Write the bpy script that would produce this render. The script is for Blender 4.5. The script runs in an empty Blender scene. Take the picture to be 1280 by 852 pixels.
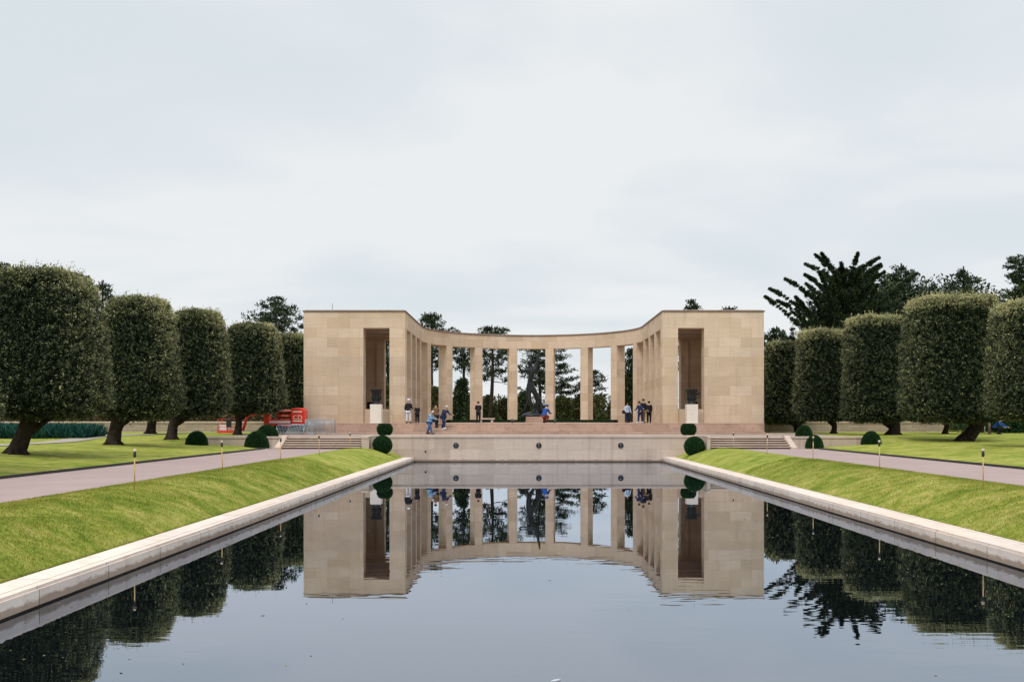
import bpy, math, random
import numpy as np
from mathutils import Vector, Matrix, Euler

# ------------------------------------------------------------------ camera, sky, sun
scene = bpy.context.scene
COL = scene.collection
F = 1244.0                    # focal length in pixels of the 1280 px wide photograph
cam_d = bpy.data.cameras.new('camera')
cam = bpy.data.objects.new('camera', cam_d); COL.objects.link(cam)
cam.location = (0, 0, 2.7)
cam.rotation_euler = (math.radians(90), 0, 0)
cam_d.sensor_width = 36.0
cam_d.lens = 36.0 * F / 1280.0
cam_d.shift_x = -14.0 / 1280.0
cam_d.shift_y = 98.5 / 1280.0
cam_d.clip_start = 0.1
cam_d.clip_end = 6000
scene.camera = cam

SUN_EL, SUN_AZ = 52.0, 200.0     # elevation, compass bearing from +Y (clockwise)
world = bpy.data.worlds.new('World'); scene.world = world
world.use_nodes = True
wn, wl = world.node_tree.nodes, world.node_tree.links
wn.clear()
w_out = wn.new('ShaderNodeOutputWorld')
w_bg = wn.new('ShaderNodeBackground'); w_bg.inputs['Strength'].default_value = 0.1
w_sky = wn.new('ShaderNodeTexSky'); w_sky.sky_type = 'NISHITA'; w_sky.sun_disc = False
w_sky.sun_elevation = math.radians(SUN_EL); w_sky.sun_rotation = math.radians(SUN_AZ)
w_sky.air_density = 1.0; w_sky.dust_density = 2.0
w_tc = wn.new('ShaderNodeTexCoord')
w_sep = wn.new('ShaderNodeSeparateXYZ'); wl.new(w_tc.outputs['Generated'], w_sep.inputs[0])
def wmath(op, a, b=None, clamp=False):
    n = wn.new('ShaderNodeMath'); n.operation = op; n.use_clamp = clamp
    for i, v in enumerate((a, b)):
        if v is None: continue
        if isinstance(v, (int, float)): n.inputs[i].default_value = v
        else: wl.new(v, n.inputs[i])
    return n.outputs[0]
# clouds lie on a layer overhead: direction projected on a plane above the place
zden = wmath('ADD', wmath('MAXIMUM', w_sep.outputs['Z'], 0.0), 0.16)
px = wmath('DIVIDE', w_sep.outputs['X'], zden); py = wmath('DIVIDE', w_sep.outputs['Y'], zden)
w_cmb = wn.new('ShaderNodeCombineXYZ'); wl.new(px, w_cmb.inputs[0]); wl.new(py, w_cmb.inputs[1])
w_n1 = wn.new('ShaderNodeTexNoise'); w_n1.inputs['Scale'].default_value = 1.05; w_n1.inputs['Detail'].default_value = 7.0
w_n1.inputs['Roughness'].default_value = 0.5; w_n1.inputs['Distortion'].default_value = 0.3
w_map = wn.new('ShaderNodeMapping'); w_map.inputs['Location'].default_value = (3.3, 1.7, 0); w_map.inputs['Scale'].default_value = (0.9, 1.0, 1)
wl.new(w_cmb.outputs[0], w_map.inputs[0]); wl.new(w_map.outputs[0], w_n1.inputs['Vector'])
w_r = wn.new('ShaderNodeValToRGB'); wl.new(w_n1.outputs['Fac'], w_r.inputs[0])
w_r.color_ramp.elements[0].position = 0.37; w_r.color_ramp.elements[0].color = (0.65, 0.708, 0.740, 1)
w_r.color_ramp.elements[1].position = 0.585; w_r.color_ramp.elements[1].color = (0.775, 0.79, 0.80, 1)
e = w_r.color_ramp.elements.new(0.46); e.color = (0.69, 0.735, 0.763, 1)
# an overcast sky is brighter overhead than near the horizon
w_el = wn.new('ShaderNodeMapRange'); wl.new(w_sep.outputs['Z'], w_el.inputs['Value'])
w_el.inputs['From Min'].default_value = 0.40; w_el.inputs['From Max'].default_value = 1.0
w_el.inputs['To Min'].default_value = 10.0; w_el.inputs['To Max'].default_value = 22.0
w_vm = wn.new('ShaderNodeVectorMath'); w_vm.operation = 'SCALE'
wl.new(w_r.outputs[0], w_vm.inputs[0]); wl.new(w_el.outputs[0], w_vm.inputs['Scale'])
w_mix = wn.new('ShaderNodeMixRGB'); w_mix.inputs[0].default_value = 0.95
wl.new(w_sky.outputs[0], w_mix.inputs[1]); wl.new(w_vm.outputs[0], w_mix.inputs[2])
wl.new(w_mix.outputs[0], w_bg.inputs['Color']); wl.new(w_bg.outputs[0], w_out.inputs[0])

sun_d = bpy.data.lights.new('sun', 'SUN'); sun = bpy.data.objects.new('sun', sun_d); COL.objects.link(sun)
sun_d.energy = 1.5; sun_d.angle = math.radians(14); sun_d.color = (1.0, 0.95, 0.87)
az = math.radians(SUN_AZ); el = math.radians(SUN_EL)
sdir = Vector((math.sin(az) * math.cos(el), math.cos(az) * math.cos(el), math.sin(el)))
sun.rotation_euler = sdir.to_track_quat('Z', 'Y').to_euler()
sun.location = (-20, -30, 60)

scene.view_settings.view_transform = 'Standard'
scene.view_settings.look = 'None'
scene.view_settings.exposure = 0.16
scene.view_settings.gamma = 1.0
scene.view_settings.use_curve_mapping = False
scene.render.engine = 'CYCLES'
scene.cycles.max_bounces = 6
scene.cycles.diffuse_bounces = 3
scene.cycles.glossy_bounces = 3

# ------------------------------------------------------------------ helpers
def tag(o, label=None, cat=None, group=None, kind=None):
    if label: o['label'] = label
    if cat: o['category'] = cat
    if group: o['group'] = group
    if kind: o['kind'] = kind
    return o

def thing(name, label, cat, loc=(0, 0, 0), rz=0.0, group=None):
    o = bpy.data.objects.new(name, None); COL.objects.link(o)
    o.empty_display_size = 0.2
    o.location = loc; o.rotation_euler = (0, 0, rz)
    return tag(o, label, cat, group)

def link(name, me, mat, parent=None):
    o = bpy.data.objects.new(name, me); COL.objects.link(o)
    if mat is not None and len(me.materials) == 0: me.materials.append(mat)
    if parent is not None: o.parent = parent
    return o

def copy_tree(o, parent=None):
    c = o.copy(); COL.objects.link(c)
    if parent is not None: c.parent = parent
    for ch in list(o.children): copy_tree(ch, c)
    return c

class MB:
    """collects faces with metre-scaled UVs and links them as ONE mesh"""
    def __init__(s): s.v = []; s.f = []; s.uv = []; s.sm = []
    def face(s, pts, uvs=None, smooth=False):
        b = len(s.v); s.v += [tuple(p) for p in pts]; s.f.append(tuple(range(b, b + len(pts))))
        if uvs is None:
            p = [Vector(q) for q in pts]; n = (p[1] - p[0]).cross(p[2] - p[0])
            if n.length < 1e-12 and len(p) > 3: n = (p[2] - p[0]).cross(p[3] - p[0])
            if n.length > 0: n.normalize()
            if abs(n.z) > 0.8: uvs = [(q.x, q.y) for q in p]
            else:
                t = Vector((-n.y, n.x, 0))
                if t.length > 0: t.normalize()
                uvs = [(q.dot(t), q.z) for q in p]
        s.uv.append(uvs); s.sm.append(smooth)
    def box(s, x0, x1, y0, y1, z0, z1, M=None):
        if x0 > x1: x0, x1 = x1, x0
        c = [Vector((x, y, z)) for z in (z0, z1) for (x, y) in ((x0, y0), (x1, y0), (x1, y1), (x0, y1))]
        if M is not None: c = [M @ q for q in c]
        for f in ((3, 2, 1, 0), (4, 5, 6, 7), (0, 1, 5, 4), (1, 2, 6, 5), (2, 3, 7, 6), (3, 0, 4, 7)):
            s.face([c[i] for i in f])
        return s
    def cbox(s, x0, x1, y0, y1, z0, z1, c=0.02, M=None):
        """box with chamfered vertical and top edges"""
        if x0 > x1: x0, x1 = x1, x0
        def ring(d, e, z): # octagon with corner cut d and inset e
            a0, a1, b0, b1 = x0 + e, x1 - e, y0 + e, y1 - e
            return [Vector(q) for q in ((a0 + d, b0, z), (a1 - d, b0, z), (a1, b0 + d, z), (a1, b1 - d, z), (a1 - d, b1, z), (a0 + d, b1, z), (a0, b1 - d, z), (a0, b0 + d, z))]
        R = [ring(c, 0, z0), ring(c, 0, z1 - c), ring(c, c, z1)]
        if M is not None: R = [[M @ q for q in r] for r in R]
        for a, b in zip(R, R[1:]):
            for i in range(8):
                j = (i + 1) % 8; s.face([a[i], a[j], b[j], b[i]])
        s.face(R[-1]); s.face(R[0][::-1])
        return s
    def arcwall(s, cx, cy, r0, r1, a0, a1, z0, z1, n=72):
        """wall between two radii; angles in radians from +Y towards +X"""
        def P(r, a, z): return (cx + r * math.sin(a), cy + r * math.cos(a), z)
        for i in range(n):
            a = a0 + (a1 - a0) * i / n; b = a0 + (a1 - a0) * (i + 1) / n
            u, w = a * r0, b * r0
            s.face([P(r0, a, z0), P(r0, b, z0), P(r0, b, z1), P(r0, a, z1)], [(u, z0), (w, z0), (w, z1), (u, z1)])
            s.face([P(r1, b, z0), P(r1, a, z0), P(r1, a, z1), P(r1, b, z1)], [(w, z0), (u, z0), (u, z1), (w, z1)])
            s.face([P(r0, a, z1), P(r0, b, z1), P(r1, b, z1), P(r1, a, z1)])
            s.face([P(r0, b, z0), P(r0, a, z0), P(r1, a, z0), P(r1, b, z0)])
        return s
    def tube(s, pts, rad, n=8, cap=True, smooth=True):
        pts = [Vector(p) for p in pts]
        if isinstance(rad, (int, float)): rad = [rad] * len(pts)
        rings = []; up = Vector((0.13, 0.21, 1)).normalized()
        for i, p in enumerate(pts):
            d = (pts[min(i + 1, len(pts) - 1)] - pts[max(i - 1, 0)])
            d = d.normalized() if d.length > 0 else Vector((0, 0, 1))
            a = d.cross(up)
            if a.length < 0.12: a = d.cross(Vector((1, 0, 0)))
            a.normalize(); b = d.cross(a)
            rings.append([p + (a * math.cos(2 * math.pi * k / n) + b * math.sin(2 * math.pi * k / n)) * rad[i] for k in range(n)])
        for A, B in zip(rings, rings[1:]):
            for k in range(n):
                j = (k + 1) % n; s.face([A[k], B[k], B[j], A[j]], smooth=smooth)
        if cap:
            s.face(rings[0]); s.face(rings[-1][::-1])
        return s
    def lathe(s, prof, n=24, M=None, smooth=True, sx=1.0, sy=1.0):
        R = []
        for r, z in prof:
            ring = [Vector((r * sx * math.cos(2 * math.pi * k / n), r * sy * math.sin(2 * math.pi * k / n), z)) for k in range(n)]
            R.append([M @ q for q in ring] if M is not None else ring)
        for A, B in zip(R, R[1:]):
            for k in range(n):
                j = (k + 1) % n; s.face([A[k], A[j], B[j], B[k]], smooth=smooth)
        s.face(R[0][::-1]); s.face(R[-1])
        return s
    def build(s, name, mat, parent=None, weld=True):
        me = bpy.data.meshes.new(name)
        me.from_pydata(s.v, [], s.f)
        uvl = me.uv_layers.new(name='UVMap')
        flat = [c for f in s.uv for q in f for c in q]
        uvl.data.foreach_set('uv', flat)
        me.polygons.foreach_set('use_smooth', s.sm)
        me.update()
        if weld and any(s.sm):
            import bmesh
            bm = bmesh.new(); bm.from_mesh(me); bmesh.ops.remove_doubles(bm, verts=bm.verts, dist=1e-5); bm.to_mesh(me); bm.free()
        return link(name, me, mat, parent)

def np_mesh(name, verts, nper, tone=None):
    """mesh of equal polygons (nper corners each) from an (N*nper, 3) array"""
    me = bpy.data.meshes.new(name); n = len(verts); m = n // nper
    me.vertices.add(n); me.vertices.foreach_set('co', np.ascontiguousarray(verts, dtype=np.float32).ravel())
    me.loops.add(n); me.loops.foreach_set('vertex_index', np.arange(n, dtype=np.int32))
    me.polygons.add(m); me.polygons.foreach_set('loop_start', np.arange(0, n, nper, dtype=np.int32))
    try: me.polygons.foreach_set('loop_total', np.full(m, nper, dtype=np.int32))
    except Exception: pass
    if tone is not None:
        a = me.attributes.new('tone', 'FLOAT', 'FACE'); a.data.foreach_set('value', np.ascontiguousarray(tone, dtype=np.float32))
    me.update(calc_edges=True); me.validate()
    return me

def grid_mesh(name, X, Y, Z):
    """quad grid from 2-D arrays"""
    h, w = X.shape
    v = np.stack([X, Y, Z], -1).reshape(-1, 3)
    idx = np.arange(h * w).reshape(h, w)
    f = np.stack([idx[:-1, :-1], idx[:-1, 1:], idx[1:, 1:], idx[1:, :-1]], -1).reshape(-1, 4)
    me = bpy.data.meshes.new(name); me.from_pydata(v.tolist(), [], f.tolist())
    me.polygons.foreach_set('use_smooth', [True] * len(f)); me.update()
    return me

# ------------------------------------------------------------------ materials
def new_mat(name, rough=0.8, spec=0.3, color=(0.5, 0.5, 0.5), metal=0.0):
    m = bpy.data.materials.new(name); m.use_nodes = True
    b = m.node_tree.nodes['Principled BSDF']
    b.inputs['Roughness'].default_value = rough
    b.inputs['Specular IOR Level'].default_value = spec
    b.inputs['Base Color'].default_value = (*color, 1); b.inputs['Metallic'].default_value = metal
    return m, m.node_tree.nodes, m.node_tree.links, b

def noise(nt, ln, vec, scale, detail=4, rough=0.55, dist=0.0):
    n = nt.new('ShaderNodeTexNoise'); n.inputs['Scale'].default_value = scale
    n.inputs['Detail'].default_value = detail; n.inputs['Roughness'].default_value = rough; n.inputs['Distortion'].default_value = dist
    if vec is not None: ln.new(vec, n.inputs['Vector'])
    return n
def mapping(nt, ln, vec, scale=(1, 1, 1), loc=(0, 0, 0)):
    m = nt.new('ShaderNodeMapping'); m.inputs['Scale'].default_value = scale; m.inputs['Location'].default_value = loc
    ln.new(vec, m.inputs['Vector']); return m.outputs[0]
def ramp(nt, ln, fac, stops):
    r = nt.new('ShaderNodeValToRGB'); el = r.color_ramp.elements
    while len(el) < len(stops): el.new(0.5)
    for e, (p, c) in zip(el, stops): e.position = p; e.color = (*c, 1)
    ln.new(fac, r.inputs[0]); return r.outputs[0]
def mixc(nt, ln, fac, a, b, mode='MIX'):
    m = nt.new('ShaderNodeMixRGB'); m.blend_type = mode
    if isinstance(fac, (int, float)): m.inputs[0].default_value = fac
    else: ln.new(fac, m.inputs[0])
    for i, c in ((1, a), (2, b)):
        if isinstance(c, tuple): m.inputs[i].default_value = (*c, 1)
        else: ln.new(c, m.inputs[i])
    return m.outputs[0]
def bump(nt, ln, b, h, strength=0.3, dist=0.02):
    n = nt.new('ShaderNodeBump'); n.inputs['Strength'].default_value = strength; n.inputs['Distance'].default_value = dist
    ln.new(h, n.inputs['Height']); ln.new(n.outputs[0], b.inputs['Normal']); return n

def stone_mat(name, c1, c2, bw, bh, mortar=0.012, stain=0.25, mcol=None, rough=0.85, offset=0.5, streak=0.5, stainc=(0.72, 0.66, 0.6), squash=1.0, tide=False):
    m, nt, ln, b = new_mat(name, rough, 0.2)
    tc = nt.new('ShaderNodeTexCoord'); uv = tc.outputs['UV']
    geo = nt.new('ShaderNodeNewGeometry'); pos = geo.outputs['Position']
    br = nt.new('ShaderNodeTexBrick'); ln.new(uv, br.inputs['Vector'])
    br.inputs['Scale'].default_value = 1.0; br.inputs['Brick Width'].default_value = bw; br.inputs['Row Height'].default_value = bh
    br.inputs['Mortar Size'].default_value = mortar; br.inputs['Mortar Smooth'].default_value = 0.2; br.inputs['Bias'].default_value = 0.0
    br.offset = offset; br.squash = squash; br.squash_frequency = 3
    br.inputs['Color1'].default_value = (*c1, 1); br.inputs['Color2'].default_value = (*c2, 1)
    mc = mcol or tuple(0.8 * v for v in c1); br.inputs['Mortar'].default_value = (*mc, 1)
    # second, larger block pattern: whole blocks of slightly different stone
    b2 = nt.new('ShaderNodeTexBrick'); ln.new(mapping(nt, ln, uv, loc=(bw * 0.5, 0, 0)), b2.inputs['Vector'])
    b2.inputs['Scale'].default_value = 1.0; b2.inputs['Brick Width'].default_value = bw * 2; b2.inputs['Row Height'].default_value = bh * 2
    b2.inputs['Mortar Size'].default_value = 0.0; b2.offset = 0.37
    b2.inputs['Color1'].default_value = (0.95, 0.95, 0.955, 1); b2.inputs['Color2'].default_value = (1.05, 1.03, 1.0, 1)
    c = mixc(nt, ln, 1.0, br.outputs['Color'], b2.outputs['Color'], 'MULTIPLY')
    n1 = noise(nt, ln, pos, 0.45, 5, 0.6, 0.4)
    c = mixc(nt, ln, 0.8, c, ramp(nt, ln, n1.outputs['Fac'], [(0.3, (0.9, 0.88, 0.88)), (0.65, (1.05, 1.04, 1.02))]), 'MULTIPLY')
    n2 = noise(nt, ln, mapping(nt, ln, pos, (0.6, 0.6, 9)), 1.6, 6, 0.65)
    c = mixc(nt, ln, streak, c, ramp(nt, ln, n2.outputs['Fac'], [(0.3, (0.84, 0.82, 0.80)), (0.62, (1.06, 1.06, 1.07))]), 'MULTIPLY')
    # rain streaks, stretched down the wall
    n3 = noise(nt, ln, mapping(nt, ln, pos, (2.6, 2.6, 0.22)), 1.0, 5, 0.6)
    c = mixc(nt, ln, ramp(nt, ln, n3.outputs['Fac'], [(0.52, (0, 0, 0)), (0.72, (stain, stain, stain))]), c, mixc(nt, ln, 1.0, c, stainc, 'MULTIPLY'))
    n4 = noise(nt, ln, pos, 22.0, 4, 0.7)
    c = mixc(nt, ln, 0.5, c, ramp(nt, ln, n4.outputs['Fac'], [(0.3, (0.88, 0.87, 0.86)), (0.7, (1.08, 1.08, 1.08))]), 'MULTIPLY')
    if tide:      # algae and damp just above the water line
        sp = nt.new('ShaderNodeSeparateXYZ'); ln.new(pos, sp.inputs[0])
        nz = noise(nt, ln, mapping(nt, ln, pos, (3, 3, 8)), 1.2, 5, 0.65)
        q = nt.new('ShaderNodeMath'); q.operation = 'MULTIPLY_ADD'; ln.new(nz.outputs['Fac'], q.inputs[0]); q.inputs[1].default_value = -0.22; ln.new(sp.outputs['Z'], q.inputs[2])
        c = mixc(nt, ln, ramp(nt, ln, q.outputs[0], [(0.0, (.85, .85, .85)), (0.05, (0.0, 0.0, 0.0))]), c, mixc(nt, ln, 1.0, c, (0.42, 0.36, 0.30), 'MULTIPLY'))
    ln.new(c, b.inputs['Base Color'])
    h = nt.new('ShaderNodeMath'); h.operation = 'MULTIPLY_ADD'; ln.new(br.outputs['Fac'], h.inputs[0]); h.inputs[1].default_value = -0.6
    ln.new(n4.outputs['Fac'], h.inputs[2])
    bump(nt, ln, b, h.outputs[0], 0.35, 0.012)
    return m

M_stone = stone_mat('limestone', (0.665, 0.545, 0.43), (0.55, 0.43, 0.31), 1.75, 0.775, 0.009, 0.35, (0.47, 0.38, 0.285))
M_stone_in = M_stone
M_pale = stone_mat('pale_limestone', (0.55, 0.455, 0.395), (0.46, 0.375, 0.32), 1.9, 0.8, 0.012, 0.6, (0.40, 0.34, 0.29), tide=True)
M_white = stone_mat('white_stone', (0.76, 0.72, 0.67), (0.72, 0.68, 0.62), 3.0, 3.0, 0.004, 0.12)
M_coping = stone_mat('coping_stone', (0.70, 0.615, 0.56), (0.63, 0.54, 0.485), 2.4, 5.0, 0.014, 0.6, (0.30, 0.26, 0.22), offset=0.0, tide=True)
M_pink = stone_mat('pink_granite', (0.47, 0.335, 0.27), (0.38, 0.265, 0.212), 1.4, 0.6, 0.008, 0.5, (0.25, 0.17, 0.14), stainc=(0.6, 0.5, 0.45))
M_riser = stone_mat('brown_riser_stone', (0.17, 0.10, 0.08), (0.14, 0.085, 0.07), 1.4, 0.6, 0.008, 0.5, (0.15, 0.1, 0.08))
M_path = stone_mat('pink_gravel', (0.365, 0.282, 0.272), (0.350, 0.272, 0.262), 60, 60, 0.0, 0.12, streak=0.2)
M_pave = stone_mat('paving', (0.36, 0.285, 0.25), (0.32, 0.255, 0.225), 1.2, 1.2, 0.012, 0.3, (0.22, 0.18, 0.16))
M_bwall = stone_mat('boundary_stone', (0.42, 0.35, 0.28), (0.34, 0.28, 0.225), 1.2, 0.22, 0.02, 0.5, (0.2, 0.165, 0.13))
M_gravel = stone_mat('gravel', (0.36, 0.32, 0.27), (0.33, 0.29, 0.25), 50, 50, 0, 0.1, streak=0.2)

def simple(name, col, rough=0.6, spec=0.3, metal=0.0, var=0.15, scale=8.0):
    m, nt, ln, b = new_mat(name, rough, spec, col, metal)
    geo = nt.new('ShaderNodeNewGeometry')
    n = noise(nt, ln, geo.outputs['Position'], scale, 4, 0.6)
    lo = tuple(v * (1 - var) for v in col); hi = tuple(min(1, v * (1 + var)) for v in col)
    ln.new(ramp(nt, ln, n.outputs['Fac'], [(0.3, lo), (0.7, hi)]), b.inputs['Base Color'])
    return m
M_bronze = simple('dark_bronze', (0.012, 0.016, 0.018), 0.45, 0.4, 0.2, 0.5, 3.0)
M_cornice = simple('roof_edging', (0.17, 0.12, 0.095), 0.7, 0.3, 0, 0.25, 2.0)
M_dark = simple('black_metal', (0.018, 0.018, 0.02), 0.5, 0.4, 0, 0.3)
M_red = simple('red_paint', (0.72, 0.032, 0.018), 0.35, 0.5, 0, 0.15, 3.0)
M_rubber = simple('rubber', (0.02, 0.02, 0.02), 0.85, 0.2)
M_galv = simple('galvanised_steel', (0.36, 0.41, 0.45), 0.5, 0.5, 0.2, 0.15)
M_brass = simple('brass', (0.52, 0.33, 0.14), 0.45, 0.5, 0.3, 0.25)
M_cream = simple('cream_paint', (0.8, 0.74, 0.6), 0.6)
M_lampcap = simple('lamp_cap', (0.55, 0.43, 0.33), 0.5)
M_glass = simple('lamp_glass', (0.03, 0.035, 0.045), 0.08, 0.8)
M_wht = simple('white_paint', (0.75, 0.75, 0.76), 0.6)
M_skin = simple('skin', (0.48, 0.28, 0.2), 0.6, 0.3, 0, 0.08)
M_bark = simple('bark', (0.036, 0.028, 0.022), 0.95, 0.1, 0, 0.5, 4.0)
M_palebark = simple('pale_bark', (0.30, 0.22, 0.17), 0.95, 0.1, 0, 0.3, 6.0)
def barkify(m):
    nt, ln = m.node_tree.nodes, m.node_tree.links; b = nt['Principled BSDF']
    geo = nt.new('ShaderNodeNewGeometry'); n = noise(nt, ln, mapping(nt, ln, geo.outputs['Position'], (7, 7, 1.2)), 2.0, 6, 0.7)
    bump(nt, ln, b, n.outputs['Fac'], 0.9, 0.06)
barkify(M_bark); barkify(M_palebark)

def leaf_mat(name, stops, rough=0.55, patch=0.5, sc=0.8):
    m, nt, ln, b = new_mat(name, rough, 0.12)
    at = nt.new('ShaderNodeAttribute'); at.attribute_name = 'tone'
    c = ramp(nt, ln, at.outputs['Fac'], stops)
    geo = nt.new('ShaderNodeNewGeometry'); n = noise(nt, ln, geo.outputs['Position'], sc, 4, 0.6)
    c = mixc(nt, ln, patch, c, ramp(nt, ln, n.outputs['Fac'], [(0.32, (0.62, 0.66, 0.62)), (0.68, (1.3, 1.25, 1.1))]), 'MULTIPLY')
    ln.new(c, b.inputs['Base Color'])
    return m
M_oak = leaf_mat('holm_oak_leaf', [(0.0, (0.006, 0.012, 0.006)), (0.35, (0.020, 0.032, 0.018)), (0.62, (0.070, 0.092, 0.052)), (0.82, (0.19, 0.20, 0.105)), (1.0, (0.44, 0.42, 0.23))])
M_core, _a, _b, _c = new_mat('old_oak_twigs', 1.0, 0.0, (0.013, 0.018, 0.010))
M_pine = leaf_mat('pine_needle', [(0.0, (0.010, 0.018, 0.012)), (0.45, (0.030, 0.048, 0.026)), (1.0, (0.095, 0.125, 0.055))])
M_box = leaf_mat('box_leaf', [(0.0, (0.008, 0.024, 0.010)), (0.6, (0.018, 0.060, 0.020)), (1.0, (0.040, 0.105, 0.032))], patch=0.3)
M_shrub = leaf_mat('shrub_leaf', [(0.0, (0.022, 0.034, 0.015)), (0.5, (0.085, 0.098, 0.040)), (1.0, (0.24, 0.22, 0.11))])
M_brown = leaf_mat('autumn_shrub_leaf', [(0.0, (0.03, 0.026, 0.012)), (0.5, (0.10, 0.075, 0.035)), (1.0, (0.22, 0.17, 0.08))])
M_teal = leaf_mat('reed_leaf', [(0.0, (0.008, 0.035, 0.032)), (0.6, (0.018, 0.085, 0.075)), (1.0, (0.06, 0.17, 0.14))])
M_blade = leaf_mat('grass_blade', [(0.0, (0.12, 0.16, 0.02)), (0.5, (0.24, 0.28, 0.045)), (1.0, (0.45, 0.44, 0.13))], rough=0.7, patch=0.4)

def grass_mat():
    m, nt, ln, b = new_mat('lawn', 0.95, 0.1)
    geo = nt.new('ShaderNodeNewGeometry'); p = geo.outputs['Position']
    n1 = noise(nt, ln, mapping(nt, ln, p, (0.8, 1.1, 1)), 0.9, 7, 0.72, 0.9)
    c = ramp(nt, ln, n1.outputs['Fac'], [(0.34, (0.16, 0.225, 0.030)), (0.47, (0.265, 0.31, 0.050)), (0.57, (0.385, 0.38, 0.095)), (0.70, (0.52, 0.48, 0.18))])
    n2 = noise(nt, ln, mapping(nt, ln, p, (1.0, 1.5, 1)), 3.2, 5, 0.7, 0.8)
    c = mixc(nt, ln, 0.8, c, ramp(nt, ln, n2.outputs['Fac'], [(0.32, (0.70, 0.76, 0.60)), (0.66, (1.20, 1.14, 1.20))]), 'MULTIPLY')
    n3 = noise(nt, ln, p, 45, 3, 0.7)
    c = mixc(nt, ln, 0.7, c, ramp(nt, ln, n3.outputs['Fac'], [(0.32, (0.65, 0.7, 0.6)), (0.68, (1.25, 1.2, 1.2))]), 'MULTIPLY')
    n4 = noise(nt, ln, p, 0.13, 3, 0.5)
    c = mixc(nt, ln, 0.6, c, ramp(nt, ln, n4.outputs['Fac'], [(0.38, (0.82, 0.86, 0.8)), (0.62, (1.1, 1.06, 1.1))]), 'MULTIPLY')
    ln.new(c, b.inputs['Base Color'])
    a = nt.new('ShaderNodeMath'); a.operation = 'ADD'; ln.new(n2.outputs['Fac'], a.inputs[0]); ln.new(n3.outputs['Fac'], a.inputs[1])
    bump(nt, ln, b, a.outputs[0], 0.8, 0.05)
    return m
M_grass = grass_mat()

def water_mat():
    m = bpy.data.materials.new('pool_water'); m.use_nodes = True
    nt, ln = m.node_tree.nodes, m.node_tree.links; nt.clear()
    out = nt.new('ShaderNodeOutputMaterial')
    geo = nt.new('ShaderNodeNewGeometry'); p = geo.outputs['Position']
    n1 = noise(nt, ln, mapping(nt, ln, p, (0.5, 1.6, 1)), 1.1, 1, 0.4)
    n2 = noise(nt, ln, mapping(nt, ln, p, (1.0, 3.0, 1)), 2.0, 1, 0.4)
    n0 = noise(nt, ln, p, 0.10, 2, 0.5)
    amp = nt.new('ShaderNodeMapRange'); ln.new(n0.outputs['Fac'], amp.inputs['Value'])
    amp.inputs['From Min'].default_value = 0.42; amp.inputs['From Max'].default_value = 0.62
    amp.inputs['To Min'].default_value = 0.12; amp.inputs['To Max'].default_value = 1.0
    s = nt.new('ShaderNodeMath'); s.operation = 'MULTIPLY_ADD'; ln.new(n2.outputs['Fac'], s.inputs[0]); s.inputs[1].default_value = 0.35; ln.new(n1.outputs['Fac'], s.inputs[2])
    sp = nt.new('ShaderNodeSeparateXYZ'); ln.new(p, sp.inputs[0])
    calm = nt.new('ShaderNodeMapRange'); ln.new(sp.outputs['Y'], calm.inputs['Value'])     # the far end lies in the lee of the wall
    calm.inputs['From Min'].default_value = 14; calm.inputs['From Max'].default_value = 34; calm.inputs['To Min'].default_value = 1.0; calm.inputs['To Max'].default_value = 0.10
    s3 = nt.new('ShaderNodeMath'); s3.operation = 'MULTIPLY'; ln.new(amp.outputs[0], s3.inputs[0]); ln.new(calm.outputs[0], s3.inputs[1])
    s2 = nt.new('ShaderNodeMath'); s2.operation = 'MULTIPLY'; ln.new(s.outputs[0], s2.inputs[0]); ln.new(s3.outputs[0], s2.inputs[1])
    bp = nt.new('ShaderNodeBump'); bp.inputs['Strength'].default_value = 1.0; bp.inputs['Distance'].default_value = 0.0035
    ln.new(s2.outputs[0], bp.inputs['Height'])
    gl = nt.new('ShaderNodeBsdfGlossy'); gl.inputs['Roughness'].default_value = 0.0; gl.inputs['Color'].default_value = (0.81, 0.885, 1.0, 1)
    df = nt.new('ShaderNodeBsdfDiffuse'); df.inputs['Color'].default_value = (0.003, 0.004, 0.006, 1)
    fr = nt.new('ShaderNodeFresnel'); fr.inputs['IOR'].default_value = 1.33
    mr = nt.new('ShaderNodeMath'); mr.operation = 'MULTIPLY_ADD'; mr.use_clamp = True
    ln.new(fr.outputs[0], mr.inputs[0]); mr.inputs[1].default_value = 0.76; mr.inputs[2].default_value = 0.31
    ln.new(bp.outputs[0], gl.inputs['Normal']); ln.new(bp.outputs[0], fr.inputs['Normal'])
    mx = nt.new('ShaderNodeMixShader'); ln.new(mr.outputs[0], mx.inputs[0]); ln.new(df.outputs[0], mx.inputs[1]); ln.new(gl.outputs[0], mx.inputs[2])
    ln.new(mx.outputs[0], out.inputs['Surface'])
    return m
M_water = water_mat()

# ------------------------------------------------------------------ levels and plan
XL, XR, YW = -7.0, 8.95, 64.0         # pool sides, pool end wall
ZP, ZT, ZF = 0.95, 1.62, 2.44         # path, terrace, memorial floor
PL0, PL1 = -10.87, -15.6              # left path edges
PR0, PR1 = 13.1, 17.8                 # right path edges
def sst(a, b, x):
    t = np.clip((x - a) / (b - a), 0, 1); return t * t * (3 - 2 * t)
def lawn_z(x, y):
    """height of the outer lawns"""
    x = np.asarray(x, dtype=float); y = np.asarray(y, dtype=float)
    d = np.where(x < 0, PL1 - x, x - PR1)
    z = ZP + 0.06 * np.clip(d, 0, 6.5)
    far = sst(59.5, 68, y)
    return z * (1 - far) + 1.58 * far + 0.0
def lz(x, y): return float(lawn_z(x, y))

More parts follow.
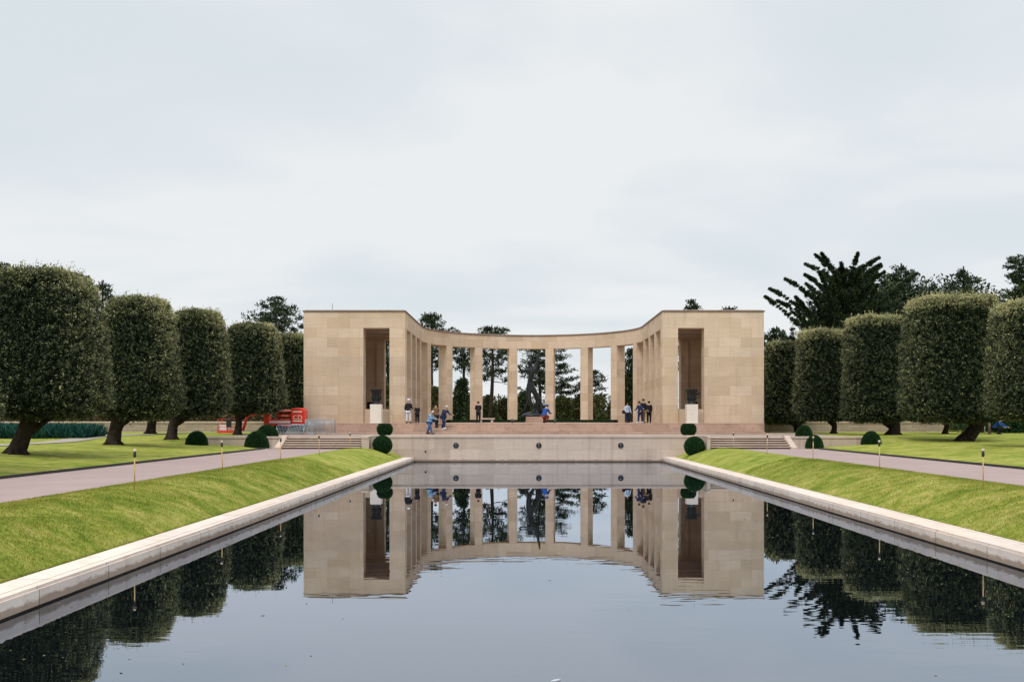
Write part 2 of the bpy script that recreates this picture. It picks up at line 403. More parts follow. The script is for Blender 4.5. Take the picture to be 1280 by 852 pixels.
# ground far below everything, out to the horizon
g = MB(); 
me = grid_mesh('ground', *np.meshgrid(np.array([-3000, -200, -60, 60, 200, 3000.0]), np.array([-400, -60.0]), indexing='xy'), np.full((2, 6), 0.9))
gx = np.array([-3000, -400, -121.0, 0, 121.0, 400, 3000]); gy = np.array([66.5, 120, 160, 300, 900, 4000.0])
GX, GY = np.meshgrid(gx, gy)
GZ = np.where(GY > 140, 1.2, 1.53)
o = link('ground', grid_mesh('ground', GX, GY, GZ), M_grass); tag(o, 'grass ground running back to the horizon behind the memorial', 'ground', kind='structure')
# side and rear ground
for s, xa, xb in ((-1, -3000.0, -120.0), (1, 120.0, 3000.0)):
    GX, GY = np.meshgrid(np.array([xa, xb]), np.array([-400.0, 66.5]))
    o = link('ground', grid_mesh('ground', GX, GY, np.full(GX.shape, 1.3)), M_grass); tag(o, 'open grass far out beyond the %s lawn' % ('left' if s < 0 else 'right'), 'ground', kind='structure')
GX, GY = np.meshgrid(np.array([-120.0, 120.0]), np.array([-400.0, -6.0]))
o = link('ground', grid_mesh('ground', GX, GY, np.full(GX.shape, 0.9)), M_grass); tag(o, 'grass ground behind the viewpoint', 'ground', kind='structure')
# outer lawns
for s in (-1, 1):
    xs = np.concatenate([np.linspace(0, 9, 19), np.linspace(10, 104.4, 40)])
    ys = np.concatenate([np.linspace(-6, 56, 60), np.linspace(56.5, 72, 32), np.linspace(73, 130, 20)])
    e = PL1 - 0.10 if s < 0 else PR1 + 0.10
    GX, GY = np.meshgrid(e + s * xs, ys)
    GZ = lawn_z(GX, GY)
    GZ = GZ + 0.02 * np.sin(GX * 0.7) * np.sin(GY * 0.35) * (np.abs(GX - e) > 0.5)
    # the lawn slips under the terrace paving and the podium
    GZ = np.where((np.abs(GX - 0.8) < 20.6) & (GY > 61.45), 1.0, GZ)
    if s < 0: GX, GY, GZ = GX[:, ::-1], GY[:, ::-1], GZ[:, ::-1]
    o = link('lawn', grid_mesh('lawn', GX, GY, GZ), M_grass)
    tag(o, 'lawn under the clipped trees %s of the pool' % ('left' if s < 0 else 'right'), 'lawn', kind='structure')
# grass banks between pool coping and path
for s in (-1, 1):
    a, b = (XL - 0.66, PL0) if s < 0 else (XR + 0.76, PR0)
    t = np.linspace(0, 1, 22); ys = np.concatenate([np.linspace(2.5, 58, 90), np.linspace(58.5, 63.98, 12)])
    T, GY = np.meshgrid(t, ys)
    GX = a + (b - a) * T
    prof = 0.27 + (ZP + 0.05 - 0.27) * (1 - (1 - np.clip(T / 0.72, 0, 1)) ** 1.7)
    GZ = np.where(T > 0.72, ZP + 0.05 - (T - 0.72) / 0.28 * 0.05, prof)
    GZ = GZ + 0.012 * np.sin(GX * 3.1 + GY * 0.9) * np.sin(GY * 1.7) * np.sin(T * math.pi)
    if s < 0: GX, GY, GZ = GX[:, ::-1], GY[:, ::-1], GZ[:, ::-1]
    o = link('grass_bank', grid_mesh('grass_bank', GX, GY, GZ), M_grass)
    tag(o, 'sloping grass bank between the pool coping and the %s path' % ('left' if s < 0 else 'right'), 'lawn', kind='structure')
def bank_z(x, s):
    a, b = (XL - 0.66, PL0) if s < 0 else (XR + 0.76, PR0)
    t = (x - a) / (b - a)
    return 0.27 + (ZP + 0.05 - 0.27) * (1 - (1 - min(1, t / 0.72)) ** 1.7) if t < 0.72 else ZP + 0.05 - (t - 0.72) / 0.28 * 0.05
# paths
for s, a, b in ((-1, PL1, PL0), (1, PR0, PR1)):
    m = MB(); m.box(a, b, -6, 60.2, 0.6, ZP - 0.012)
    o = m.build('path', M_path); tag(o, 'pinkish gravel path along the %s side of the pool' % ('left' if s < 0 else 'right'), 'path', kind='structure')
    m = MB(); x = PL1 if s < 0 else PR1
    # raised steel lawn edging in short overlapping lengths
    yy = -6.0
    while yy < 60:
        m.box(x - 0.05, x + 0.05, yy + 0.01, yy + 0.24, ZP - 0.05, ZP + 0.075); yy += 0.25
    o = m.build('lawn_edging', M_dark); tag(o, 'dark toothed edging strip between the lawn and the %s path' % ('left' if s < 0 else 'right'), 'edging')
m = MB(); m.face([(-26.2, 10, lz(-26, 10) + .02), (-24.6, 10, lz(-25, 10) + .02), (-24.9, 40, 1.36), (-26.6, 40, 1.36)])
gm = []
ys = np.linspace(5, 86, 60); T, GY = np.meshgrid(np.linspace(0, 1, 5), ys)
GX = -27.2 - (GY - 40) * 0.05 + (T - 0.5) * 1.9
o = link('gravel_path', grid_mesh('gravel_path', GX, GY, lawn_z(GX, GY) + 0.03), M_gravel); tag(o, 'narrow pale gravel path crossing the left lawn behind the trees', 'path', kind='structure')
m = MB(); m.box(PL0 + 0.01, PR0 - 0.01, -6, 2.4, 0.5, ZP); o = m.build('paving', M_pave); tag(o, 'stone paving at the near end of the pool', 'paving', kind='structure')

# pool water, copings
m = MB(); m.face([(XL - 0.3, 2.4, 0), (XR + 0.3, 2.4, 0), (XR + 0.3, YW + 0.2, 0), (XL - 0.3, YW + 0.2, 0)])
o = m.build('water', M_water); tag(o, 'still dark reflecting pool mirroring the memorial', 'pool water', kind='structure')
for s, xi, w, zt in ((-1, XL, 0.66, 0.30), (1, XR, 0.76, 0.32)):
    m = MB()
    def seg(a, b, z0, z1): m.box(xi + s * a, xi + s * b, 2.4, YW - 0.003, z0, z1)
    seg(0.07, w, -0.6, 0.028)                 # recessed foot at the water line
    seg(0.0, w, 0.028, zt - 0.045)            # face
    seg(0.035, w + 0.002, zt - 0.045, zt)     # thin upper slab set back a little
    o = m.build('pool_coping', M_coping); tag(o, 'pale stone coping along the %s edge of the pool' % ('left' if s < 0 else 'right'), 'coping', group=None)
m = MB(); m.box(XL - 0.66, XR + 0.76, 1.9, 2.4, -0.6, ZP + 0.01); o = m.build('pool_coping', M_coping); tag(o, 'stone coping across the near end of the pool, below the camera', 'coping')

# end wall of the pool
t = thing('pool_wall', 'long pale stone wall with capping at the far end of the pool', 'wall', (0.9, YW, 0))
def wbuild(mb, name, mat, par):       # mesh given in world coordinates, parented to an Empty
    o = mb.build(name, mat, par); L = par.location
    Minv = (Matrix.Translation(L) @ Euler(par.rotation_euler).to_matrix().to_4x4()).inverted()
    o.data.transform(Minv); return o
m = MB(); m.box(-9.40, 11.2, YW, YW + 0.5, -0.6, 1.55); wbuild(m, 'wall_face', M_pale, t)
m = MB(); m.cbox(-9.40, 11.2, YW - 0.05, YW + 0.55, 1.55, 1.70, 0.015); wbuild(m, 'capping', M_pale, t)
m = MB(); m.box(XL, XR, YW - 0.012, YW - 0.002, 0.0, 0.035); wbuild(m, 'waterline_stain', M_dark, t)
# porthole lamps
def porthole(x, z, lab):
    r = thing('wall_lamp', lab, 'lamp', (x, YW, z), 0, 'round lamps in the pool end wall')
    RX = Matrix.Rotation(math.radians(90), 4, 'X')
    m = MB(); m.lathe([(0.115, 0.0), (0.175, 0.0), (0.18, 0.03), (0.16, 0.05), (0.125, 0.045), (0.115, 0.02)], 24, RX); m.build('bezel', M_bronze, r)
    m = MB(); m.lathe([(0.001, 0.006), (0.118, 0.006), (0.11, 0.03), (0.06, 0.045), (0.001, 0.05)], 24, RX); m.build('lens', M_glass, r)
px2x = lambda p, D: (p - 654.0) * D / F
px2z = lambda p, D: 2.7 - (p - 524.5) * D / F
porthole(px2x(570, YW), px2z(556.5, YW), 'round dark porthole lamp in the pool end wall, leftmost of three')
porthole(px2x(673.5, YW), px2z(556.5, YW), 'round dark porthole lamp in the pool end wall, middle of three')
porthole(px2x(776, YW), px2z(556.5, YW), 'round dark porthole lamp in the pool end wall, rightmost of three')
m = MB(); m.lathe([(0.03, 0), (0.06, 0), (0.06, 0.04), (0.03, 0.04)], 14, Matrix.Translation((px2x(532, YW), YW, px2z(564, YW))) @ Matrix.Rotation(math.radians(90), 4, 'X'))
o = m.build('water_outlet', M_dark); tag(o, 'small black round outlet low in the pool end wall near its left end', 'outlet')

# flights of steps, flank walls, retaining walls
for s in (-1, 1):
    side = 'left' if s < 0 else 'right'
    xa, xb = (-14.62, -9.86) if s < 0 else (11.42, 16.15)
    st = thing('garden_steps', 'broad flight of five stone steps from the %s path up to the terrace' % side, 'steps', ((xa + xb) / 2, 60.2, ZP))
    n = 5; rise = (ZT - ZP) / n
    for k in range(n):
        m = MB(); y0 = 60.2 + 0.36 * k
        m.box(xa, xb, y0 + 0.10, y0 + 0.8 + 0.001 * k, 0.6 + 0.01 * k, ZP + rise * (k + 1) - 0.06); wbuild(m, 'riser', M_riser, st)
        m = MB(); m.cbox(xa - 0.002, xb + 0.002, y0, y0 + 0.42, ZP + rise * (k + 1) - 0.06, ZP + rise * (k + 1) + (0.004 if k == n - 1 else 0), 0.012)
        wbuild(m, 'tread', M_pale, st)
    # outer cheek wall, sloping
    xo = xa if s < 0 else xb
    m = MB(); x1 = xo + s * 0.004; x2 = xo + s * 0.36
    for xx in (min(x1, x2), max(x1, x2)):
        pass
    lo, hi = min(x1, x2), max(x1, x2)
    P = [(59.9, 0.6), (62.2, 0.6), (62.2, 1.72), (61.75, 1.72), (59.9, 1.02)]
    m.face([(lo, y, z) for y, z in P][::-1]); m.face([(hi, y, z) for y, z in P])
    for (y0, z0), (y1, z1) in zip(P, P[1:] + P[:1]): m.face([(lo, y0, z0), (lo, y1, z1), (hi, y1, z1), (hi, y0, z0)][::-1])
    wbuild(m, 'cheek', M_pale, st)
    # flank wall joining the steps to the pool wall
    fa, fb = (-9.85, -9.41) if s < 0 else (11.21, 11.41)
    if s > 0: fa, fb = 11.205, 11.415
    m = MB(); m.box(fa, fb, 60.6, YW + 0.55, 0.3, 1.57); m.cbox(fa - 0.0, fb + 0.0, 60.57, YW + 0.552, 1.57, 1.71, 0.015)
    o = m.build('flank_wall', M_pale); tag(o, 'short stone flank wall beside the %s garden steps at the pool end' % side, 'wall')
    ra, rb = (-19.9, -14.985) if s < 0 else (16.515, 21.4)
    rt = thing('retaining_wall', 'low pale retaining wall running outward from the %s garden steps' % side, 'wall', ((ra + rb) / 2, 61.6, ZP))
    m = MB(); m.box(ra, rb, 61.6, 61.95, 0.6, 1.56); wbuild(m, 'wall_face', M_pale, rt)
    m = MB(); m.cbox(ra - 0.02, rb + 0.0, 61.55, 62.0, 1.56, 1.67, 0.015); wbuild(m, 'capping', M_pale, rt)
# terrace
m = MB()
m.box(-9.4, 11.2, YW + 0.56, 75.4, 1.2, ZT)
m.box(-19.9, -9.86, 61.97, 86, 1.2, ZT - 0.004) if False else None
m.face([(-19.9, 61.96, ZT - 0.01), (-9.42, 61.96, ZT - 0.01), (-9.42, 75.6, ZT - 0.01), (-19.9, 75.6, ZT - 0.01)])
m.face([(11.22, 61.96, ZT - 0.01), (21.4, 61.96, ZT - 0.01), (21.4, 75.6, ZT - 0.01), (11.22, 75.6, ZT - 0.01)])
m.face([(-21.9, 75.6, ZT - 0.01), (-16.5, 75.6, ZT - 0.01), (-16.5, 84, ZT - 0.01), (-21.9, 84, ZT - 0.01)])
m.face([(18.2, 75.6, ZT - 0.01), (23.4, 75.6, ZT - 0.01), (23.4, 84, ZT - 0.01), (18.2, 84, ZT - 0.01)])
o = m.build('terrace', M_pave); tag(o, 'paved terrace between the pool wall and the memorial', 'terrace', kind='structure')

# ------------------------------------------------------------------ memorial
XC, YC, R0, TH = 0.85, 93.1, 10.35, 1.1
ZS, ZTOP = 10.08, 11.38
pod = thing('stepped_podium', 'wide pink stone podium with long steps carrying the memorial', 'podium', (XC, 77, ZT))
n = 5; rise = (ZF - ZT) / n
for k in range(n):
    m = MB(); m.cbox(XC - 17.5, XC + 17.5, 75.4 + 0.5 * k, 79.93, ZT - 0.3 + (0.02 * k), ZT + rise * (k + 1), 0.012)
    wbuild(m, 'step', M_pink, pod)
m = MB(); m.box(XC - 18.52, XC + 18.52, 79.94, 108, 1.2, ZF - 0.004); wbuild(m, 'podium_floor', M_pink, pod)

mem = thing('memorial', 'sand coloured stone memorial with two square loggias joined by a semicircular colonnade', 'memorial', (XC, 80, ZF))
def W(mb, name, mat=M_stone): return wbuild(mb, name, mat, mem)
for s in (-1, 1):
    X = lambda d: XC + s * d
    m = MB()
    m.box(X(13.7), X(18.5), 80.0, 81.25, ZF, ZS)                    # solid front wall
    m.box(X(17.3), X(18.5), 81.25, 92.0, ZF, ZS)                    # outer side wall
    m.box(X(13.7), X(18.5), 92.0, 93.1, ZF, ZS)                     # rear wall
    W(m, 'loggia_wall')
    m = MB(); m.box(X(13.72), X(14.4), 91.86, 91.998, ZF, ZS - 0.2); W(m, 'pilaster')
    m = MB(); m.box(X(11.6), X(13.7), 80.2, 80.95, ZF, 3.56); W(m, 'parapet', M_stone)
    m = MB(); m.box(X(11.46), X(13.7), 92.2, 92.9, ZF, 3.4); W(m, 'parapet', M_stone)
    m = MB(); m.box(X(10.35), X(11.6), 80.0, 81.25, ZF, ZS); W(m, 'pillar')
    for yc in (84.65, 88.5, 92.35):
        m = MB(); m.box(X(10.35), X(11.45), yc - 0.44, yc + 0.44, ZF, ZS); W(m, 'pillar')
    m = MB()
    m.box(X(10.35), X(18.5), 80.0, 81.25, ZS, ZTOP)
    m.box(X(17.3), X(18.5), 81.25, 93.1, ZS, ZTOP)
    m.box(X(10.35), X(11.45), 81.25, 93.1, ZS, ZTOP)
    m.box(X(11.45), X(17.3), 92.0, 93.1, ZS, ZTOP)
    W(m, 'entablature')
    m = MB(); m.box(X(11.45), X(17.3), 81.25, 92.0, 10.35, 11.2)
    for yy in (84.65, 88.5): m.box(X(11.45), X(17.3), yy - 0.3, yy + 0.3, 10.12, 10.348)
    W(m, 'loggia_ceiling', M_pale)
    m = MB(); m.box(X(14.55), X(15.25), 91.9, 91.997, 2.9, 4.35); g_ = W(m, 'bronze_grille', M_bronze)
    m = MB()
    m.box(X(10.28), X(18.57), 79.93, 81.32, ZTOP, ZTOP + 0.10)
    m.box(X(17.23), X(18.57), 81.32, 93.17, ZTOP, ZTOP + 0.10)
    m.box(X(10.28), X(11.52), 81.32, 93.1, ZTOP, ZTOP + 0.10)
    m.box(X(11.52), X(17.23), 91.93, 93.17, ZTOP, ZTOP + 0.10)
    W(m, 'roof_edging', M_cornice)
    m = MB(); m.box(X(10.45), X(11.35), 81.4, 93.1, ZTOP + 0.10, ZTOP + 0.16); m.box(X(10.45), X(18.4), 80.1, 81.39, ZTOP + 0.10, ZTOP + 0.16); W(m, 'flashing', M_pale)
    m = MB(); m.box(X(17.46), X(18.515), 79.935, 80.0 - 0.002, ZT - 0.02, ZF); W(m, 'plinth', M_pink)
    # lightning rods
    for d in ((16.3,) if s < 0 else (13.0,)):
        m = MB(); m.tube([(X(d), 80.6, ZTOP + 0.1), (X(d), 80.6, ZTOP + 0.75)], 0.018, 6); W(m, 'lightning_rod', M_dark)
m = MB(); m.arcwall(XC, YC, R0, R0 + TH, -math.pi / 2, math.pi / 2, ZS, ZTOP); W(m, 'entablature')
m = MB(); m.arcwall(XC, YC, R0 - 0.07, R0 + TH + 0.07, -math.pi / 2, math.pi / 2, ZTOP, ZTOP + 0.10); W(m, 'roof_edging', M_cornice)
m = MB(); m.arcwall(XC, YC, R0 + 0.1, R0 + TH - 0.1, -math.pi / 2, math.pi / 2, ZTOP + 0.10, ZTOP + 0.16); W(m, 'flashing', M_pale)
for k in (-7, -5, -3, -1, 1, 3, 5, 7):
    a = math.radians(k * 10.47)
    m = MB(); M = Matrix.Translation((XC, YC, 0)) @ Matrix.Rotation(-a, 4, 'Z')
    m.box(-0.435, 0.435, R0, R0 + TH, ZF, ZS, M); W(m, 'pillar')

# low clipped hedge inside the colonnade
rng = np.random.default_rng(7)
def unit(v): return v / np.maximum(np.linalg.norm(v, axis=-1, keepdims=True), 1e-9)
def leaf_quads(P, N, L, Wd, rng, spread=0.8, lift=0.0):
    """rhombic leaves at P growing roughly along N"""
    n = len(P); L = np.broadcast_to(L, (n,)) * rng.uniform(0.65, 1.35, n); Wd = np.broadcast_to(Wd, (n,)) * rng.uniform(0.7, 1.3, n)
    d = unit(N + spread * rng.normal(size=(n, 3)) + np.array([0, 0, lift]))
    w = unit(np.cross(d, rng.normal(size=(n, 3))))
    a = P; b = P + d * (L * 0.5)[:, None] + w * (Wd * 0.5)[:, None]; c = P + d * L[:, None]; e_ = P + d * (L * 0.5)[:, None] - w * (Wd * 0.5)[:, None]
    return np.stack([a, b, c, e_], 1).reshape(-1, 3)

def box_leaf_strip():
    n = 26000; a = rng.uniform(-1.12, 1.12, n); top = rng.random(n) < 0.5
    r = np.where(top, rng.uniform(8.85, 9.35, n), np.where(rng.random(n) < 0.8, 8.85, 9.35)); z = np.where(top, 2.67, rng.uniform(ZF, 2.67, n))
    P = np.stack([XC + r * np.sin(a), YC + r * np.cos(a), z], 1)
    N = np.where(top[:, None], np.array([0, 0, 1.0]), np.stack([-np.sin(a), -np.cos(a), 0 * a], 1))
    return leaf_quads(P, N, 0.05, 0.035, rng), np.repeat(rng.uniform(0, 1, n), 1)
v, tn = box_leaf_strip()
hd = thing('low_hedge', 'low curved clipped hedge running inside the colonnade', 'hedge', (XC, YC, ZF))
me = np_mesh('foliage', v - np.array([XC, YC, ZF]), 4, tn); link('foliage', me, M_box, hd)
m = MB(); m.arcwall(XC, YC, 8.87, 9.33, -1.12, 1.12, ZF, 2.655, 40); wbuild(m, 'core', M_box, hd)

# ------------------------------------------------------------------ urns on pedestals
for s, lab in ((-1, 'left'), (1, 'right')):
    x = px2x(470.5, 78.6) if s < 0 else px2x(864.5, 78.6); y = 78.6
    t = thing('pedestal', 'white stone pedestal in front of the %s loggia opening' % lab, 'pedestal', (x, y, ZF))
    m = MB(); m.cbox(-0.47, 0.47, -0.47, 0.47, 0, 0.06, 0.01); m.build('base', M_white, t)
    m = MB(); m.cbox(-0.44, 0.44, -0.44, 0.44, 0.06, 1.48, 0.01); m.build('shaft', M_white, t)
    u = thing('bronze_urn', 'dark flared bronze urn standing on the %s white pedestal' % lab, 'urn', (x, y, ZF + 1.482))
    m = MB(); m.lathe([(0.26, 0), (0.30, 0.0), (0.30, 0.06), (0.27, 0.09), (0.30, 0.35), (0.36, 0.7), (0.43, 1.0), (0.50, 1.10), (0.54, 1.14), (0.54, 1.2), (0.49, 1.2), (0.40, 1.05), (0.001, 1.0)], 28)
    m.build('bowl', M_bronze, u)
    m = MB()
    for k in range(9):          # shallow relief figures round the bowl
        a = k * 2 * math.pi / 9; R = 0.315
        m.tube([(R * math.cos(a), R * math.sin(a), 0.28), (1.08 * R * math.cos(a + .05), 1.08 * R * math.sin(a + .05), 0.45), (1.2 * R * math.cos(a - .05), 1.2 * R * math.sin(a - .05), 0.66)], [0.03, 0.045, 0.03], 6)
    m.build('relief', M_bronze, u)
    if s > 0:
        m = MB(); m.tube([(0.38, 0, 0.75), (0.55, 0, 0.86), (0.66, 0, 0.92), (0.72, 0, 0.86)], [0.05, 0.07, 0.09, 0.04], 8); m.build('handle', M_bronze, u)

# ------------------------------------------------------------------ figures
def skin_mesh(name, verts, edges, radii, root=0, sub=1):
    me = bpy.data.meshes.new(name); me.from_pydata([tuple(v) for v in verts], edges, [])
    o = bpy.data.objects.new(name, me); COL.objects.link(o)
    sk = o.modifiers.new('skin', 'SKIN'); sk.branch_smoothing = 0.3
    if not me.skin_vertices:
        import bmesh
        bm = bmesh.new(); bm.from_mesh(me); bm.verts.layers.skin.verify(); bm.to_mesh(me); bm.free()
    for i, r in enumerate(radii):
        me.skin_vertices[0].data[i].radius = (r, r) if isinstance(r, (int, float)) else r
        me.skin_vertices[0].data[i].use_root = (i == root)
    ss = o.modifiers.new('sub', 'SUBSURF'); ss.levels = sub; ss.render_levels = sub
    dg = bpy.context.evaluated_depsgraph_get(); dg.update()
    out = bpy.data.meshes.new_from_object(o.evaluated_get(dg)); out.name = name
    bpy.data.objects.remove(o)
    out.polygons.foreach_set('use_smooth', [True] * len(out.polygons))
    out.materials.clear()
    return out

def figure_joints(p):
    """joint positions from sagittal angles (degrees, + = forward); forward is -Y"""
    r = math.radians
    def fwd(o, L, a, sx=0.0): return Vector(o) + Vector((sx, -math.sin(r(a)) * L, -math.cos(r(a)) * L))
    J = {}
    J['pelvis'] = Vector((0, 0, 0)); ln_ = p.get('lean', 3)
    def up(o, L, a): return Vector(o) + Vector((0, -math.sin(r(a)) * L, math.cos(r(a)) * L))
    J['waist'] = up(J['pelvis'], 0.14, ln_ * .6); J['chest'] = up(J['waist'], 0.22, ln_); J['collar'] = up(J['chest'], 0.17, ln_ * 1.2)
    hn = p.get('head', 5) + ln_
    J['neck'] = up(J['collar'], 0.09, hn * .8); J['jaw'] = up(J['neck'], 0.075, hn); J['skull'] = up(J['jaw'], 0.09, hn * .9); J['crown'] = up(J['skull'], 0.065, hn * .7)
    J['nose'] = J['jaw'] + Vector((0, -0.095, 0.035))
    for s, k in ((-1, 'l'), (1, 'r')):
        J['sh' + k] = J['collar'] + Vector((s * 0.165, 0, -0.035))
        a, b, o_ = p.get('arm' + k, (5, 15, 0.04))
        J['el' + k] = fwd(J['sh' + k], 0.28, a, s * o_); J['wr' + k] = fwd(J['el' + k], 0.24, a + b, s * o_ * 0.2)
        J['pa' + k] = fwd(J['wr' + k], 0.075, a + b + 5)
        J['hi' + k] = Vector((s * 0.085, 0, -0.06))
        h, kn, ft = p.get('leg' + k, (0, 0, 0))
        J['kn' + k] = fwd(J['hi' + k], 0.42, h, s * p.get('spread', 0.015)); J['an' + k] = fwd(J['kn' + k], 0.40, h - kn, 0)
        J['he' + k] = J['an' + k] + Vector((0, 0.03, -0.06)); J['to' + k] = J['an' + k] + Vector((s * 0.02, -0.17, -0.065 + 0.001 * ft))
    zmin = min(min(J['he' + k].z, J['to' + k].z) for k in 'lr') - 0.03
    for k in J: J[k] = J[k] - Vector((0, 0, zmin))
    return J

def build_person(name, p, label, loc, rz, mats, scale=1.0, group=None, hat=None, bag=None, skirt=False):
    J = figure_joints(p); t = thing(name, label, 'person', loc, math.radians(rz), group); t.scale = (scale * 1.18, scale * 1.18, scale)
    order, E, Rr = [], [], []
    def add(k, r, par=None):
        order.append(J[k] if isinstance(k, str) else k); Rr.append(r); i = len(order) - 1
        if par is not None: E.append((par, i))
        return i
    a = add('pelvis', (0.15, 0.105)); w = add('waist', (0.13, 0.095), a); c = add('chest', (0.155, 0.11), w); co = add('collar', (0.10, 0.075), c)
    nk = add('neck', 0.055, co); jw = add('jaw', (0.07, 0.08), nk); sk = add('skull', (0.078, 0.095), jw); cr = add('crown', 0.05, sk)
    for k, s in (('l', -1), ('r', 1)):
        i = add('sh' + k, 0.062, co); i = add('el' + k, 0.042, i); i = add('wr' + k, 0.028, i); pa = add('pa' + k, (0.036, 0.02), i)
        d = (J['pa' + k] - J['wr' + k]).normalized(); side = Vector((0, 1, 0)).cross(d); side = side.normalized() if side.length > .1 else Vector((1, 0, 0))
        fwdv = d.cross(side)
        for q, Lf in ((-1.5, 0.062), (-0.5, 0.075), (0.5, 0.07), (1.5, 0.055)):
            b0 = J['pa' + k] + d * 0.03 + fwdv * q * 0.019; f1 = add(b0, 0.010, pa); f2 = add(b0 + d * Lf * .55 + side * s * -0.008, 0.009, f1); add(b0 + d * Lf + side * s * -0.024, 0.007, f2)
        th = add(J['wr' + k] + d * 0.03 - fwdv * 0.036, 0.011, pa); add(J['wr' + k] + d * 0.075 - fwdv * 0.05, 0.009, th)
        h = add('hi' + k, 0.095, a); h = add('kn' + k, 0.062, h); h = add('an' + k, 0.042, h); h = add('to' + k, (0.04, 0.03), h)
    link('body', skin_mesh('body', order, E, Rr), mats['skin'], t)
    # clothes: a thicker skin over part of the skeleton
    def cloth(nm, keys, mat, top=False):
        V_ = []; E_ = []; R_ = []; idx = {}
        for k, par, r in keys:
            idx[k] = len(V_); V_.append(J[k]); R_.append(r)
            if par: E_.append((idx[par], idx[k]))
        return link(nm, skin_mesh(nm, V_, E_, R_), mat, t)
    JK = [('waist', None, (0.175, 0.135)), ('pelvis', 'waist', (0.18, 0.14)), ('chest', 'waist', (0.185, 0.14)), ('collar', 'chest', (0.13, 0.10)), ('neck', 'collar', 0.07)]
    for k in 'lr': JK += [('sh' + k, 'collar', 0.085), ('el' + k, 'sh' + k, 0.065), ('wr' + k, 'el' + k, 0.045)]
    cloth('jacket', JK, mats['top'])
    TR = [('pelvis', None, (0.165, 0.125))]
    for k in 'lr': TR += [('hi' + k, 'pelvis', 0.115), ('kn' + k, 'hi' + k, 0.082), ('an' + k, 'kn' + k, 0.068)]
    cloth('trousers', TR, mats['leg'])
    for k in 'lr':
        m = MB(); m.tube([J['he' + k] + Vector((0, .03, 0.01)), J['an' + k] * 0.4 + J['he' + k] * 0.6, J['to' + k] + Vector((0, 0, .012)), J['to' + k] + Vector((0, -.06, 0))], [0.03, 0.055, 0.045, 0.025], 8); m.build('shoe', mats['shoe'], t)
    for s in (-1, 1):
        m = MB(); M = Matrix.Translation(J['jaw'] + Vector((s * 0.03, -0.082, 0.045))); m.lathe([(0.001, -0.01), (0.009, 0), (0.001, 0.01)], 8, M); m.build('eye', M_dark, t)
    m = MB(); m.tube([J['jaw'] + Vector((0, -0.07, 0.045)), J['jaw'] + Vector((0, -0.103, 0.012)), J['jaw'] + Vector((0, -0.075, 0.002))], [0.008, 0.015, 0.01], 6); m.build('nose', mats['skin'], t)
    m = MB(); M = Matrix.Translation((J['skull'] + J['crown']) / 2 + Vector((0, 0.018, -0.005)))
    m.lathe([(0.001, -0.115), (0.055, -0.10), (0.085, -0.05), (0.093, 0.0), (0.085, 0.045), (0.055, 0.078), (0.001, 0.09)], 14, M); m.build('hair', mats['hair'], t)
    if hat:
        m = MB(); M = Matrix.Translation(J['skull'] + Vector((0, 0, 0.03)))
        m.lathe([(0.11, -0.03), (0.13, 0.0), (0.11, 0.06), (0.07, 0.11), (0.001, 0.125)], 14, M); m.build('hat', hat, t)
    if bag:
        m = MB(); M = Matrix.Translation(J['waist'] + Vector((-0.30, 0.02, -0.12))); m.cbox(-0.08, 0.08, -0.15, 0.15, -0.15, 0.15, 0.04, M)
        m.build('bag', bag, t)
    return t
def cm(n, c, r=0.85): return simple(n, c, r, 0.15, 0, 0.18, 9.0)
C_black = cm('black_cloth', (0.018, 0.018, 0.022)); C_navy = cm('navy_cloth', (0.022, 0.035, 0.085)); C_white = cm('white_cloth', (0.62, 0.64, 0.70))
C_denim = cm('light_denim', (0.20, 0.34, 0.50)); C_jean = cm('blue_jeans', (0.045, 0.11, 0.25)); C_blue = cm('royal_blue_cloth', (0.02, 0.07, 0.26))
C_red = cm('red_cloth', (0.24, 0.05, 0.04)); C_brown = cm('brown_cloth', (0.16, 0.09, 0.05)); C_pblue = cm('pale_blue_cloth', (0.42, 0.53, 0.68))
C_hair = cm('dark_hair', (0.02, 0.013, 0.01)); C_grey = cm('grey_hair', (0.55, 0.53, 0.5)); C_fair = cm('fair_hair', (0.25, 0.16, 0.08))
def mt(top, leg, hair=C_hair, shoe=C_black): return {'skin': M_skin, 'top': top, 'leg': leg, 'hair': hair, 'shoe': shoe}
G = 'visitors at the memorial'
build_person('person', dict(lean=2, armr=(-10, 25, .05), arml=(12, 60, .03), legl=(4, 2, 0), legr=(-4, 2, 0)), 'person in dark jacket, white trousers and fur trimmed hat at the left loggia corner',
             (px2x(510.5, 79.2), 79.2, ZF), 165, mt(C_black, C_white, C_grey), 1.02, G, hat=C_white)
build_person('person', dict(lean=2, armr=(5, 70, .03), arml=(5, 70, .03), legl=(2, 2, 0), legr=(-3, 2, 0)), 'shorter person all in black beside the white trousered visitor',
             (px2x(521.5, 79.5), 79.5, ZF), 15, mt(C_black, C_black, C_fair), 0.80, G)
build_person('person', dict(lean=14, head=20, armr=(20, 60, .03), arml=(30, 70, .03), legl=(22, 10, 0), legr=(-14, 12, 0)), 'person in light denim jacket and blue jeans at the foot of the podium steps',
             (px2x(537, 75.1), 75.1, ZT), 60, mt(C_denim, C_jean, C_grey, C_black), 1.0, G)
build_person('person', dict(lean=8, head=10, armr=(-5, 20, .04), arml=(10, 60, .03), legl=(14, 10, 0), legr=(-10, 8, 0)), 'person in brown and black coat behind the denim jacket on the steps',
             (px2x(545.5, 76.6), 76.6, ZT + rise * 3), -150, mt(C_brown, C_black, C_hair), 1.0, G)
